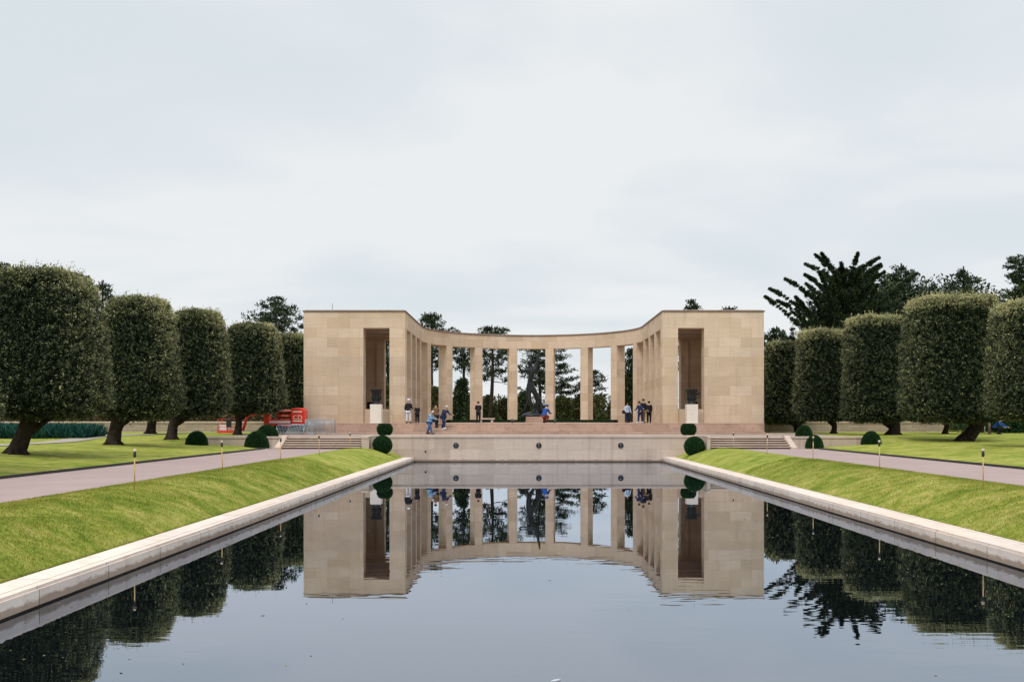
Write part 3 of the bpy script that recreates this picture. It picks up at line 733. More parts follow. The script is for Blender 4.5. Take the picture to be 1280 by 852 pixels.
build_person('person', dict(lean=22, head=12, armr=(25, 50, .05), arml=(35, 40, .05), legl=(35, 45, 0), legr=(-8, 12, 0)), 'person in navy jacket and white shoes bending forward on the podium steps',
             (px2x(554, 76.3), 76.2, ZT + rise * 2), 50, mt(C_navy, C_navy, C_grey, C_white), 1.05, G)
build_person('person', dict(lean=3, armr=(5, 80, .03), arml=(5, 80, .03), legl=(1, 2, 0), legr=(-1, 2, 0)), 'person in long dark clothes standing before a colonnade pillar, left of the statue',
             (px2x(598, 84.5), 84.5, ZF), 190, mt(C_black, C_black, C_hair), 0.98, G)
build_person('person', dict(lean=30, head=5, armr=(20, 60, .02), arml=(25, 60, .02), legl=(88, 125, 0), legr=(75, 118, 0)), 'person in bright blue jacket and red trousers crouching beside the statue',
             (px2x(680, 84.5), 84.5, ZF), 150, mt(C_blue, C_red, C_blue, C_black), 1.15, G, hat=C_blue)
build_person('person', dict(lean=5, armr=(5, 25, .05), arml=(10, 30, .06), legl=(6, 4, 0), legr=(-6, 5, 0)), 'person in pale blue shirt with black shoulder bag, between two right hand pillars',
             (px2x(784, 86.0), 86.0, ZF), 20, mt(C_pblue, C_navy, C_hair), 0.95, G, bag=C_black)
build_person('person', dict(lean=10, armr=(10, 40, .08), arml=(15, 50, .06), legl=(10, 6, 0), legr=(-12, 8, 0)), 'person in wide navy coat and white shoes at the right colonnade',
             (px2x(800, 80.6), 80.4, ZF), -40, mt(C_navy, C_navy, C_hair, C_white), 0.95, G)
build_person('person', dict(lean=3, armr=(5, 30, .04), arml=(8, 60, .04), legl=(3, 2, 0), legr=(-5, 3, 0)), 'tall person in black jacket with pale trousers at the right colonnade',
             (px2x(804.5, 80.9), 81.3, ZF), 30, mt(C_black, C_fair, C_hair), 1.06, G)
build_person('person', dict(lean=2, armr=(5, 20, .03), arml=(5, 20, .03), legl=(2, 2, 0), legr=(-3, 2, 0)), 'person in black leaning at the last inner pillar of the right loggia',
             (px2x(811.3, 82), 82, ZF), 180, mt(C_black, C_black, C_hair), 0.97, G)
build_person('person', dict(lean=40, head=0, armr=(40, 20, .05), arml=(40, 20, .05), legl=(95, 125, 0), legr=(80, 120, 0)), 'person in blue crouching on the right lawn beside a pale trunk',
             (px2x(1243.5, 77), 77, lz(36, 77)), 40, mt(C_blue, C_black, C_hair), 1.0, None)

# bronze statue: a plain generic standing figure with one arm raised, on a rough bronze base
st = thing('bronze_statue', 'tall dark bronze figure with one raised arm, in the middle of the colonnade', 'statue', (px2x(663, 93), 93, ZF + 0.55))
V_ = [(-0.1, 0, 2.75), (-0.15, 0, 3.3), (0.0, 0.0, 4.0), (-0.05, 0, 4.5), (-0.1, -.05, 4.75), (-0.18, -.1, 5.05), (-.2, -.1, 5.3),
      (0.42, 0, 4.45), (0.55, 0, 5.2), (0.72, 0, 6.0), (0.75, 0, 6.3),
      (-0.5, 0, 4.35), (-0.9, -.25, 4.2), (-1.2, -.5, 4.6), (-1.28, -.55, 4.8),
      (-0.32, 0, 2.5), (-.25, -.15, 1.5), (0.2, -.1, 0.7), (0.15, -.3, 0.35),
      (0.22, 0, 2.45), (0.6, 0.05, 1.5), (0.45, 0.1, 0.5), (.5, -.2, .3)]
E_ = [(0, 1), (1, 2), (2, 3), (3, 4), (4, 5), (5, 6), (3, 7), (7, 8), (8, 9), (9, 10), (3, 11), (11, 12), (12, 13), (13, 14), (0, 15), (15, 16), (16, 17), (17, 18), (0, 19), (19, 20), (20, 21), (21, 22)]
R_ = [(.38, .30), (.32, .26), (.42, .30), (.30, .22), .17, (.25, .28), .16, .22, .16, .11, .07, .22, .15, .10, .06, .31, .24, .17, .12, .31, .23, .16, .12]
link('figure', skin_mesh('figure', V_, E_, R_, 0, 2), M_bronze, st)
m = MB(); rr = random.Random(3)
m.tube([(0.95, 0.3, 0.1), (0.9, .35, .8), (0.75, .3, 1.6), (0.5, .3, 2.2), (.1, .3, 2.6)], [0.28, 0.22, 0.17, 0.12, 0.05], 10)
m.tube([(-0.7, 0.3, 0.1), (-0.65, .3, .7), (-0.4, .3, 1.3), (-.3, .3, 1.9)], [0.14, 0.10, 0.08, 0.03], 8)
m.build('drapery', M_bronze, st)
m = MB()
m.lathe([(0.95, 0), (1.0, 0.1), (0.85, 0.25), (0.6, 0.38), (0.3, 0.45), (0.001, 0.47)], 18, None, True, 1.0, 0.8); m.build('rocky_foot', M_bronze, st)
pb = thing('statue_base', 'pinkish stone block under the bronze statue', 'plinth', (px2x(668, 92.5), 93, ZF))
m = MB(); m.cbox(-0.9, 0.9, -0.9, 0.9, 0, 0.07, 0.01); m.build('footing', M_pink, pb)
m = MB(); m.cbox(-0.8, 0.8, -0.8, 0.8, 0.07, 0.55, 0.015); m.build('block', M_pink, pb)
st.location.x = pb.location.x - 0.25
# stone bench right of the dark visitor, floor spotlights
b = thing('stone_bench', 'low pale stone bench between two pillars left of the statue', 'bench', (px2x(608, 88), 88, ZF))
m = MB(); m.cbox(-0.75, 0.75, -0.25, 0.25, 0.3, 0.42, 0.01); m.build('seat', M_pale, b)
for sx in (-.5, .5):
    m = MB(); m.cbox(sx - .1, sx + .1, -.2, .2, 0, .3, .005); m.build('leg', M_pale, b)
for pxx, lab in ((640.5, 'small black floor spotlight left of the statue'), (693.5, 'small black floor spotlight right of the statue')):
    q = thing('floor_spotlight', lab, 'spotlight', (px2x(pxx, 86), 86, ZF))
    m = MB(); m.lathe([(0.10, 0), (0.10, 0.03), (0.03, 0.04), (0.03, 0.1)], 12); m.build('foot', M_dark, q)
    m = MB(); m.tube([(0, .12, .14), (0, -.14, .24)], [0.09, 0.12], 12); m.build('housing', M_dark, q)

# ------------------------------------------------------------------ boom lift and barriers
bl = thing('boom_lift', 'red articulated boom lift parked left of the memorial with its basket lowered', 'boom lift', (-18.6, 78.0, ZT))
def BL(mb, n, mat, par=None): 
    if par is None: return wbuild(mb, n, mat, bl)
    o = mb.build(n, mat, par); o.data.transform(Matrix.Translation(-bl.location)); return o
def rbox(x0, x1, y0, y1, z0, z1, r=0.2, n=5):
    """box rounded in the x-z plane"""
    m = MB(); pts = []
    for cx, cz, a0 in ((x1 - r, z1 - r, 0), (x0 + r, z1 - r, 90), (x0 + r, z0 + r, 180), (x1 - r, z0 + r, 270)):
        for k in range(n + 1):
            a = math.radians(a0 + 90 * k / n); pts.append((cx + r * math.cos(a), cz + r * math.sin(a)))
    b = 0.05
    cxm, czm = (x0 + x1) / 2, (z0 + z1) / 2
    sc = lambda q, e: (q[0] + (b if q[0] < cxm else -b) * e, q[1] + (b if q[1] < czm else -b) * e)
    rings = [[(sc(q, 1)[0], y0, sc(q, 1)[1]) for q in pts], [(q[0], y0 + b, q[1]) for q in pts], [(q[0], y1 - b, q[1]) for q in pts], [(sc(q, 1)[0], y1, sc(q, 1)[1]) for q in pts]]
    for A, B in zip(rings, rings[1:]):
        for i in range(len(pts)):
            j = (i + 1) % len(pts); m.face([A[i], B[i], B[j], A[j]])
    m.face(rings[0]); m.face(rings[-1][::-1]); return m
xa = px2x(363.5, 77); xb = px2x(380.5, 77)
cw = BL(rbox(xa, xb, 77.0, 78.2, 2.28, 3.62, 0.28), 'counterweight', M_red)
m = MB(); m.box(xa + 0.16, xb - 0.18, 76.98, 76.997, 3.28, 3.38); m.box(xa + 0.16, xb - 0.18, 76.98, 76.997, 2.56, 2.66); BL(m, 'decal', M_cream, cw)
fc = bpy.data.curves.new('lettering', 'FONT'); fc.body = 'CD'; fc.size = 0.50; fc.extrude = 0.004; fc.align_x = 'CENTER'; fc.offset = 0.0
fo = bpy.data.objects.new('lettering', fc); COL.objects.link(fo)
dg = bpy.context.evaluated_depsgraph_get(); fm = bpy.data.meshes.new_from_object(fo.evaluated_get(dg)); bpy.data.objects.remove(fo)
fm.transform(Matrix.Translation(((xa + xb) / 2 - bl.location.x, 76.985 - bl.location.y, 2.72 - bl.location.z)) @ Matrix.Rotation(math.radians(90), 4, 'X')); fm.materials.clear()
lt = link('lettering', fm, M_cream, cw)
BL(rbox(px2x(338, 77), xa - 0.02, 77.2, 78.9, 2.15, 2.75, 0.10), 'engine_hood', M_red)
m = MB(); m.box(px2x(336, 77), xa - 0.05, 77.12, 77.19, 2.45, 2.62); BL(m, 'white_stripe', M_wht)
m = MB(); m.box(px2x(345, 77), xa - 0.1, 77.46, 77.495, 3.38, 3.46); m.box(px2x(350, 77), xa - 0.3, 77.46, 77.495, 3.0, 3.05); BL(m, 'cream_stripe', M_cream)
for z0, z1, l in ((3.28, 3.52, 341), (2.92, 3.14, 345)):
    BL(rbox(px2x(l, 77), xa + 0.1, 77.5, 77.95, z0, z1, 0.05, 3), 'boom_arm', M_red)
BL(rbox(px2x(328, 77), px2x(335, 77), 77.3, 78.1, 2.1, 3.25, 0.12), 'boom_knuckle', M_red)
m = MB(); m.tube([(px2x(332, 77), 77.7, 3.1), (px2x(318, 77), 77.8, 3.2), (px2x(303, 77), 78.2, 2.95)], [0.12, .1, .09], 8); BL(m, 'jib_arm', M_red)
m = MB(); m.tube([(px2x(304, 77), 78.2, 3.0), (px2x(298, 77), 78.2, 1.85)], [0.1, .12], 8); BL(m, 'jib_link', M_red)
m = MB(); m.box(px2x(345, 77), px2x(383, 77), 77.2, 78.8, 1.95, 2.15); m.box(px2x(356, 77), px2x(372, 77), 77.5, 78.5, 2.15, 2.28); BL(m, 'chassis', M_dark)
for wx in (347, 380):
    for wy in (77.05, 78.75):
        M = Matrix.Translation((px2x(wx, 77), wy, ZT + 0.36)) @ Matrix.Rotation(math.radians(90), 4, 'X')
        m = MB(); m.lathe([(0.2, -0.12), (0.34, -0.12), (0.36, -0.08), (0.36, 0.08), (0.34, 0.12), (0.2, 0.12)], 20, M); wh = BL(m, 'wheel', M_rubber)
        m = MB(); m.lathe([(0.001, -0.10), (0.2, -0.10), (0.2, 0.10), (0.001, 0.13)], 16, M); BL(m, 'rim', M_wht, wh)
bk = MB(); bx0, bx1 = px2x(272.5, 78), px2x(297, 78); bk.box(bx0, bx1, 77.8, 78.9, 1.68, 1.86); basket = BL(bk, 'basket', M_red)
m = MB()
for z in (2.15, 2.75):
    m.tube([(bx0 + .05, 77.82, z), (bx1 - .05, 77.82, z), (bx1 - .05, 78.88, z), (bx0 + .05, 78.88, z), (bx0 + .05, 77.82, z)], 0.022, 6)
for x in (bx0 + .05, (bx0 + bx1) / 2, bx1 - .05):
    for y in (77.82, 78.88): m.tube([(x, y, 1.86), (x, y, 2.75)], 0.022, 6)
BL(m, 'rail', M_red, basket)
BL(rbox(px2x(284, 78), px2x(290.5, 78), 77.7, 77.79, 2.15, 2.8, 0.05, 3), 'control_box', M_dark, basket)
m = MB(); m.box(px2x(274, 78), px2x(283, 78), 78.0, 78.5, 1.863, 2.3); BL(m, 'tool_crate', M_wht, basket)

def barrier(loc, rz, label, L=2.0):
    b = thing('crowd_barrier', label, 'barrier', loc, math.radians(rz), 'galvanised crowd barriers beside the boom lift')
    m = MB(); m.tube([(-L / 2, 0, .12), (-L / 2, 0, 1.0), (-L / 2 + .12, 0, 1.1), (L / 2 - .12, 0, 1.1), (L / 2, 0, 1.0), (L / 2, 0, .12)], 0.02, 8); m.tube([(-L / 2, 0, .2), (L / 2, 0, .2)], 0.018, 8)
    m.build('frame', M_galv, b)
    m = MB(); k = -L / 2 + .11
    while k < L / 2 - .05: m.tube([(k, 0, .2), (k, 0, 1.1)], 0.009, 5); k += .11
    m.build('bars', M_galv, b)
    for sx in (-L / 2 + .25, L / 2 - .25):
        m = MB(); m.tube([(sx, -.3, 0.01), (sx, -.25, .06), (sx, 0, .2), (sx, .25, .06), (sx, .3, 0.01)], 0.018, 6); m.build('foot', M_galv, b)
    return b
b0 = barrier((px2x(361, 73.5), 73.6, ZT), 8, 'galvanised crowd barrier in front of the boom lift, furthest left')
specs = [(374, 74.2, -12, 'galvanised crowd barrier tipped back just below the red counterweight'), (391, 71.9, 70, 'galvanised crowd barrier turned end on, at the left of the stacked group'),
         (394, 72.2, 60, 'galvanised crowd barrier second from the left in the stacked group'), (399, 72.4, 35, 'galvanised crowd barrier slanting in the middle of the stacked group'),
         (402, 73.0, 30, 'galvanised crowd barrier behind the slanting one in the stacked group'), (405.5, 73.6, 48, 'galvanised crowd barrier furthest right, before the podium steps')]
for p_, D, rz, lab in specs:
    c = copy_tree(b0); c.location = (px2x(p_, D), D, ZT); c.rotation_euler = (0, 0, math.radians(rz)); c['label'] = lab
    if p_ == 374: c.rotation_euler = (math.radians(-48), 0, math.radians(-6))
b0.rotation_euler = (math.radians(-50), 0, math.radians(5)); b0['label'] = 'galvanised crowd barrier tipped back before the boom lift, furthest left'

# ------------------------------------------------------------------ stake lamps beside the paths
def stake(loc, label, H=0.95):
    t = thing('stake_lamp', label, 'garden lamp', loc, 0, 'slim brass garden lamps along the paths')
    m = MB(); m.tube([(0, 0, -0.1), (0, 0, H - 0.16)], 0.015, 8); m.build('post', M_brass, t)
    m = MB(); m.lathe([(0.02, H - 0.2), (0.033, H - 0.19), (0.033, H - 0.085), (0.025, H - 0.08)], 12); m.build('lamp_body', M_dark, t)
    m = MB(); m.lathe([(0.025, H - 0.08), (0.040, H - 0.07), (0.042, H - 0.045), (0.02, H - 0.02), (0.001, H - 0.015)], 12); m.build('cap', M_lampcap, t)
    return t
s0 = None
names = ['nearest', 'second', 'third', 'fourth', 'farthest']
for s in (-1, 1):
    for i, D in enumerate(((24.5, 32.6, 40.2, 47.6, 56.0) if s < 0 else (25.2, 33.5, 41.2, 49.0, 56.8))):
        x = ([-9.57, -9.85, -9.8, -9.75, -9.75] if s < 0 else [11.65, 12.0, 12.0, 12.0, 12.0])[i]
        lab = '%s slim brass lamp on a stake beside the %s path, counted from the camera' % (names[i], 'left' if s < 0 else 'right')
        z = bank_z(x, s) - 0.02
        if s0 is None: s0 = stake((x, D, z), lab); o = s0
        else: o = copy_tree(s0); o.location = (x, D, z); o['label'] = lab
        o.rotation_euler = (math.radians([1.5, -1, 0.5, 1, 0][i]), math.radians([-1, 1, 0, -1.5, 1][i] * s), i)
        if s < 0 and i == 0: o.scale = (1.05, 1.05, 1.12)

# ------------------------------------------------------------------ clipped box balls
def ball_mesh(rx, rz, flat=0.0, n=7000, seed=1, dome=False):
    rg = np.random.default_rng(seed)
    d = unit(rg.normal(size=(n, 3)))
    if dome: d[:, 2] = np.abs(d[:, 2]) * 1.0
    P = d * np.array([rx, rx, rz])
    if flat: P[:, 2] = np.minimum(P[:, 2], rz * flat)
    P *= rg.uniform(0.95, 1.005, n)[:, None]
    return P, d, rg
def box_ball(loc, rx, rz, label, flat=0.0, dome=False, seed=1, zc=None):
    t = thing('box_ball', label, 'shrub', loc, 0, 'clipped box balls round the pool')
    P, d, rg = ball_mesh(rx, rz, flat, int(9000 * rx * rx / 0.3) + 2500, seed, dome)
    zc = zc if zc is not None else (0.0 if dome else rz)
    P[:, 2] += zc
    P[:, :2] *= (1 + 0.02 * np.sin(9 * np.arctan2(P[:, 1], P[:, 0]) + 11 * P[:, 2] + seed))[:, None]
    v = leaf_quads(P, d, 0.062, 0.036, rg, 0.9); link('foliage', np_mesh('foliage', v, 4, rg.uniform(0, 1, len(P))), M_box, t)
    m = MB(); prof = [(max(0.001, 0.95 * rx * math.cos(a)), zc + min(0.95 * rz * math.sin(a), (rz * flat * .96) if flat else 99)) for a in np.linspace(0 if dome else -math.pi / 2, math.pi / 2, 12)]
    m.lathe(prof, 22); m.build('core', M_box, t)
    if not dome:
        m = MB(); m.tube([(0, 0, -0.05), (0, 0, rz * 0.6)], 0.05, 8); m.build('stem', M_bark, t)
    return t
def at(px_, D): return px2x(px_, D)
D = 61.5
box_ball((at(478, 61.2), 61.2, bank_z(-8.65, -1) - 0.12), 0.57, 0.56, 'clipped dark green ball on the left bank at the pool corner', seed=2)
box_ball((at(481, 65.6), 65.6, ZT), 0.49, 0.46, 'flat topped clipped ball on the terrace above the left pool corner', flat=0.72, seed=3)
box_ball((at(868, 61.2), 61.2, bank_z(10.5, 1) - 0.15), 0.60, 0.59, 'clipped dark green ball on the right bank at the pool corner', seed=4)
box_ball((at(860.5, 65.6), 65.6, ZT), 0.49, 0.46, 'flat topped clipped ball on the terrace above the right pool corner', flat=0.72, seed=5)
for p_, D, w_, h_, lab, sd in ((246, 60.2, 26, 17, 'clipped dome on the left lawn, left of the retaining wall', 6), (321, 60.9, 29, 20, 'large clipped dome before the left retaining wall', 7), (334, 63.2, 26, 15, 'clipped dome on the terrace behind the left retaining wall', 8),
                           (1005, 64.5, 20, 14, 'small clipped dome on the terrace behind the right retaining wall', 9), (1018, 60.9, 21, 16, 'clipped dome before the right retaining wall beside the steps', 10), (1089, 61.3, 23, 16, 'clipped dome at the outer end of the right retaining wall', 11)):
    x = at(p_, D); z = ZT - 0.02 if D > 62 else lz(x, D) - 0.03
    box_ball((x, D, z), w_ / 2 * D / F, h_ * D / F, lab, dome=True, seed=sd)

# ------------------------------------------------------------------ clipped holm oaks
def tube_np(pts, rad, n, rg, wob=0.0):
    """welded tube as lists"""
    m = MB(); m.tube(pts, rad, n); return m
def oak(name, base, top, cx, cy, w, bot, label, seed, side, leaves=42000, lsz=0.15, depth=None, sprout=1.0, trunk_r=0.36, new=0.5, lean=0.2):
    """base: trunk foot; crown box centre cx,cy, width w, from z bot to z top"""
    rg = np.random.default_rng(seed)
    t = thing(name, label, 'tree', base, 0, 'clipped evergreen oaks on the lawns')
    B = Vector(base); H = top - bot; hw = w / 2; hd = (depth or w) / 2
    def prof(u):      # half-width factor against height fraction
        u = np.clip(u, 0, 1)
        f = 1.0 - (0.36 if side < 0 else 0.16) * np.clip((u - 0.20), 0, 1) ** 1.15
        us = 0.87 if side < 0 else 0.92
        f = f * np.where(u > us, np.sqrt(np.clip(1 - ((u - us) / (1.015 - us)) ** 2, 0.0, 1)) * (0.42 if side < 0 else 0.24) + (0.58 if side < 0 else 0.76), 1)
        ub, fb = (0.17, 0.50) if side < 0 else (0.12, 0.66)
        f = f * np.where(u < ub, fb + (1 - fb) * np.sqrt(np.clip(1 - ((ub - u) / ub) ** 2, 0, 1)), 1)
        return f
    # leafy twigs on the skin of the clipped shape: each twig end is a small rosette, lighter at its tip
    per = 14; nc = int(leaves * 2.5) // per; lsz = lsz * 0.88
    a = rg.uniform(0, 2 * np.pi, nc); u = rg.uniform(0, 1, nc)
    ncap = int(nc * 0.17); nbot = int(nc * 0.10); top_i = np.arange(ncap); bot_i = np.arange(ncap, ncap + nbot)
    ca, sa = np.cos(a), np.sin(a)
    k = (np.abs(ca) ** 3.2 + np.abs(sa) ** 3.2) ** (-1 / 3.2)
    lump = 1 + 0.040 * np.sin(a * 4 + seed) * np.sin(u * 7 + seed * 2) + 0.026 * np.sin(a * 11 + u * 15 + seed) * np.sin(u * 21 - a * 5 + seed) + 0.020 * np.sin(a * 23 - u * 31)
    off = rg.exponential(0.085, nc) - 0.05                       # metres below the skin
    r = k * prof(u) * lump - off / hw
    rt = np.sqrt(rg.random(nc))
    r[top_i] = (k * rt)[top_i] * (0.74 if side < 0 else 0.90); r[bot_i] = (k * rt)[bot_i] * (0.52 if side < 0 else 0.68)
    z = bot + u * H
    z[top_i] = top - (0.07 if side < 0 else 0.035) * H * (rt[top_i] * 0.9) ** 4 - off[top_i] + 0.10 * np.sin(a[top_i] * 4 + seed) * rt[top_i]
    z[bot_i] = bot + 0.10 + rg.random(nbot) * 0.25 + 0.35 * (1 - rt[bot_i])
    C = np.stack([cx + hw * r * ca, cy + hd * r * sa, z], 1)
    N = np.stack([ca, sa, np.where(u > 0.8, (u - 0.8) * 4, 0.05)], 1); N[top_i] = (0, 0, 1); N[bot_i] = (0, 0, -1)
    N = unit(N)
    G = unit(N + 0.45 * rg.normal(size=(nc, 3)) + np.array([0, 0, 0.25]))     # twig direction
    pale_add = np.zeros(nc); pale_add[top_i] = new * 0.55; sh = u > (0.86 if side < 0 else 0.91); pale_add[sh] += new * 0.62 * rg.random(sh.sum()) ** .6
    patchy = 0.5 + 0.5 * np.sin(a * 3 + seed * 1.7 + u * 4) * np.sin(u * 7 + a * 2); pale_add += 0.10 * patchy; pale_add += (0.34 if side < 0 else 0.22) * np.clip((-side * ca - 0.45) * 2.2, 0, 1) * (0.35 + 0.65 * u)     # paler leaf tone on the side open to the pool
    ct = rg.normal(0.0, 0.11, nc) + pale_add - off * 0.7
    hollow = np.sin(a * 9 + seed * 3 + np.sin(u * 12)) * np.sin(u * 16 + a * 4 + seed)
    thin = hollow > 0.80; ct[thin] -= 0.18; C[thin] -= N[thin] * 0.16  # hollows dented inward, their shadow put into a darker leaf tone
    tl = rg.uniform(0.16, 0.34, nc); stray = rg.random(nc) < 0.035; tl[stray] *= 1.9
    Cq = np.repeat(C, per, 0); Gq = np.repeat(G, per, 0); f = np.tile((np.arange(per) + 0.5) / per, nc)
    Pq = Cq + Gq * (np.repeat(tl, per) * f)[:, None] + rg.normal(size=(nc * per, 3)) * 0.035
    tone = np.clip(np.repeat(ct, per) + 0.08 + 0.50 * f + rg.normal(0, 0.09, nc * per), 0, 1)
    v = leaf_quads(Pq, Gq, lsz * 0.72, lsz * 0.40, rg, 0.85, 0.1)
    V = [v]; T = [tone]
    # new shoots standing out of the top and the shoulders
    ns = int(1500 * sprout); a2 = rg.uniform(0, 2 * np.pi, ns); rt2 = np.sqrt(rg.random(ns))
    k2 = (np.abs(np.cos(a2)) ** 3.2 + np.abs(np.sin(a2)) ** 3.2) ** (-1 / 3.2)
    wr = 0.74 if side < 0 else 0.90
    Ps = np.stack([cx + hw * wr * k2 * rt2 * np.cos(a2), cy + hd * wr * k2 * rt2 * np.sin(a2), top - (0.07 if side < 0 else 0.035) * H * (rt2 * .9) ** 4 - 0.1], 1)
    hs = rg.uniform(0.14, 0.42, ns) * (0.75 + 0.25 * sprout); big = rg.random(ns) < 0.06 * sprout; hs[big] *= 1.8
    Ns = unit(np.stack([rg.normal(0, .28, ns), rg.normal(0, .28, ns), np.ones(ns)], 1))
    for q in range(6):
        Pq = Ps + Ns * (hs * (q + .3) / 6)[:, None]
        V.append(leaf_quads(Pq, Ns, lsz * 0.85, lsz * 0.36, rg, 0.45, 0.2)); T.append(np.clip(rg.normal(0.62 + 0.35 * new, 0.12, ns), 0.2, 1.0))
    v = np.concatenate(V) - np.array(base); tone = np.concatenate(T)
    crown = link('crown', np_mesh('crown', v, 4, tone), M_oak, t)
    # dense inner mass of older leaves and twigs
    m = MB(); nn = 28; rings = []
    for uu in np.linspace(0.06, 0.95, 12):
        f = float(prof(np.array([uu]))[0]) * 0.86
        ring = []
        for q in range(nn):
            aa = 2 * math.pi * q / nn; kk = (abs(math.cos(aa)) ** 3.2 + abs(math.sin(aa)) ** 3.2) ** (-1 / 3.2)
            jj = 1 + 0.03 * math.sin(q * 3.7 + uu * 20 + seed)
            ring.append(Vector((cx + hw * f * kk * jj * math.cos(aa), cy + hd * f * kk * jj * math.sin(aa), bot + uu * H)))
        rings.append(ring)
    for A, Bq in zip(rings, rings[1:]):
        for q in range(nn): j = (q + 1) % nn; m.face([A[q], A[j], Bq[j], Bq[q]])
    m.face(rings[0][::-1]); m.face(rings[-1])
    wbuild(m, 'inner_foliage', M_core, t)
    # trunk and limbs
    m = MB(); rq = random.Random(seed)
    fork = Vector((B.x + lean, B.y, bot + 0.15))
    mid = B.lerp(fork, 0.5) + Vector((rq.uniform(-.08, .08), 0, 0))
    pts = [B + Vector((0, 0, -0.15)), B + Vector((0, 0, 0.08)), B.lerp(mid, .5), mid, B.lerp(fork, .8), fork]
    m.tube(pts, [trunk_r * 1.35, trunk_r * 1.15, trunk_r * 1.02, trunk_r * 0.92, trunk_r * 0.95, trunk_r * 0.9], 14)
    for q in range(5):   # roots
        aa = q * 1.26 + seed; m.tube([B + Vector((math.cos(aa) * trunk_r * .7, math.sin(aa) * trunk_r * .7, .2)), B + Vector((math.cos(aa) * trunk_r * 1.7, math.sin(aa) * trunk_r * 1.7, -.03))], [trunk_r * .4, trunk_r * .12], 7)
    for q in range(7):
        aa = q * 0.9 + rq.uniform(-.25, .25) + seed; rr_ = rq.uniform(.45, .7) * hw
        e_ = Vector((cx + math.cos(aa) * rr_, cy + math.sin(aa) * rr_, bot + rq.uniform(0.7, 1.8)))
        st_ = fork + Vector((0, 0, -rq.uniform(.1, .75))); md = st_.lerp(e_, .5) + Vector((0, 0, -0.05))
        m.tube([st_, md, e_], [trunk_r * .42, trunk_r * .30, trunk_r * .16], 9)
    wbuild(m, 'trunk', M_bark, t)
    return t
def OAK(tx, ty, D, x0, x1, yt, yb, label, seed, **k):
    """trunk foot pixel tx at distance D, crown pixel box"""
    bx = px2x(tx, D); bz = lz(bx, D) - 0.02
    hq = (k.get('depth') or (x1 - x0) * D / F) * 0.5 * 0.62     # the inner edge is seen at the crown's far side, the outer edge at its near side
    if tx > 654: xa_, xb_ = px2x(x0, D + hq), px2x(x1, D - hq)
    else: xa_, xb_ = px2x(x0, D - hq), px2x(x1, D + hq)
    cx = (xa_ + xb_) / 2; w = xb_ - xa_
    return oak('holm_oak', (bx, D, bz), px2z(yt, D), cx, D + k.pop('dy', 0.2), w, px2z(yb, D), label, seed, -1 if bx < 0 else 1, **k)
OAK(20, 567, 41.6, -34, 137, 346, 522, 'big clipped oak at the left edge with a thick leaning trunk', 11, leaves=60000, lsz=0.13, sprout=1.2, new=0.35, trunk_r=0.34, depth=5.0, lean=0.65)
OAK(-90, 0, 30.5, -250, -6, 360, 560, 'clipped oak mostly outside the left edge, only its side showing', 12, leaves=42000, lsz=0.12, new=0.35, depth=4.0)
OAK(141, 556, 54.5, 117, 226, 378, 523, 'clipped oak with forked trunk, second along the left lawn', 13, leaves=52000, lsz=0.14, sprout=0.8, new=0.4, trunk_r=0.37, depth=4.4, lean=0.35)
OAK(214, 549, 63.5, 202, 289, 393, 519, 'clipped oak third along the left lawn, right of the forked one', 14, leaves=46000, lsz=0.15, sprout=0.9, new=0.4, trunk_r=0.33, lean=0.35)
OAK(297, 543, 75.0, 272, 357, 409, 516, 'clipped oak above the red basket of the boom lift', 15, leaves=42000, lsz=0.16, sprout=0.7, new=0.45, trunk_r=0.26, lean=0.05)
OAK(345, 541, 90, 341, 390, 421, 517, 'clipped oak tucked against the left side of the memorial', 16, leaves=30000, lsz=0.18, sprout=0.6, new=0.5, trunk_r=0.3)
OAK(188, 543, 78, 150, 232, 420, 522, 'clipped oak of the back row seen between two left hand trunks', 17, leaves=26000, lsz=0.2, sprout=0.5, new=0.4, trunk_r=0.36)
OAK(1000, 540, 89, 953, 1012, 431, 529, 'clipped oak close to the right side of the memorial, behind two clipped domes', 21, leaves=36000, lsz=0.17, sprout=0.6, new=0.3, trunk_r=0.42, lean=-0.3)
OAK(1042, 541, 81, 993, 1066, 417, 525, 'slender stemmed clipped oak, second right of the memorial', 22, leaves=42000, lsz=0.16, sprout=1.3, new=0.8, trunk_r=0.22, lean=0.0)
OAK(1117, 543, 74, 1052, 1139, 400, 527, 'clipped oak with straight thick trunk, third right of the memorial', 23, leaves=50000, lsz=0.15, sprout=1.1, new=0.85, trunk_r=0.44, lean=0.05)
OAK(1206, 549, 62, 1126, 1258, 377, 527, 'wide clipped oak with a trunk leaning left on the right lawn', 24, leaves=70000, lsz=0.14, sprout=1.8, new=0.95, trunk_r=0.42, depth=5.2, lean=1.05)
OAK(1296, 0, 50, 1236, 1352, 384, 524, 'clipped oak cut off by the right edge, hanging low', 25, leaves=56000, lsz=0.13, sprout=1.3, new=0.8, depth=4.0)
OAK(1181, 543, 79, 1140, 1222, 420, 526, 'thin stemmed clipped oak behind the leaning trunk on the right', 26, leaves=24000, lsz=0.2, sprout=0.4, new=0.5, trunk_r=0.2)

# ------------------------------------------------------------------ boundary walls, beds, hedges
for s, xa_, xb_ in ((-1, -62.0, -18.6), (1, 20.6, 39.2)):
    side = 'left' if s < 0 else 'right'
    w = thing('boundary_wall', 'low coursed stone boundary wall with pale capping behind the %s trees' % side, 'wall', ((xa_ + xb_) / 2, 90, 1.5))
    m = MB(); m.box(xa_, xb_, 92.0, 92.4, 1.4, 2.40); wbuild(m, 'wall_face', M_bwall, w)
    m = MB(); m.cbox(xa_ - 0.03, xb_ + 0.03, 91.93, 92.47, 2.40, 2.55, 0.02); wbuild(m, 'capping', M_pale, w)

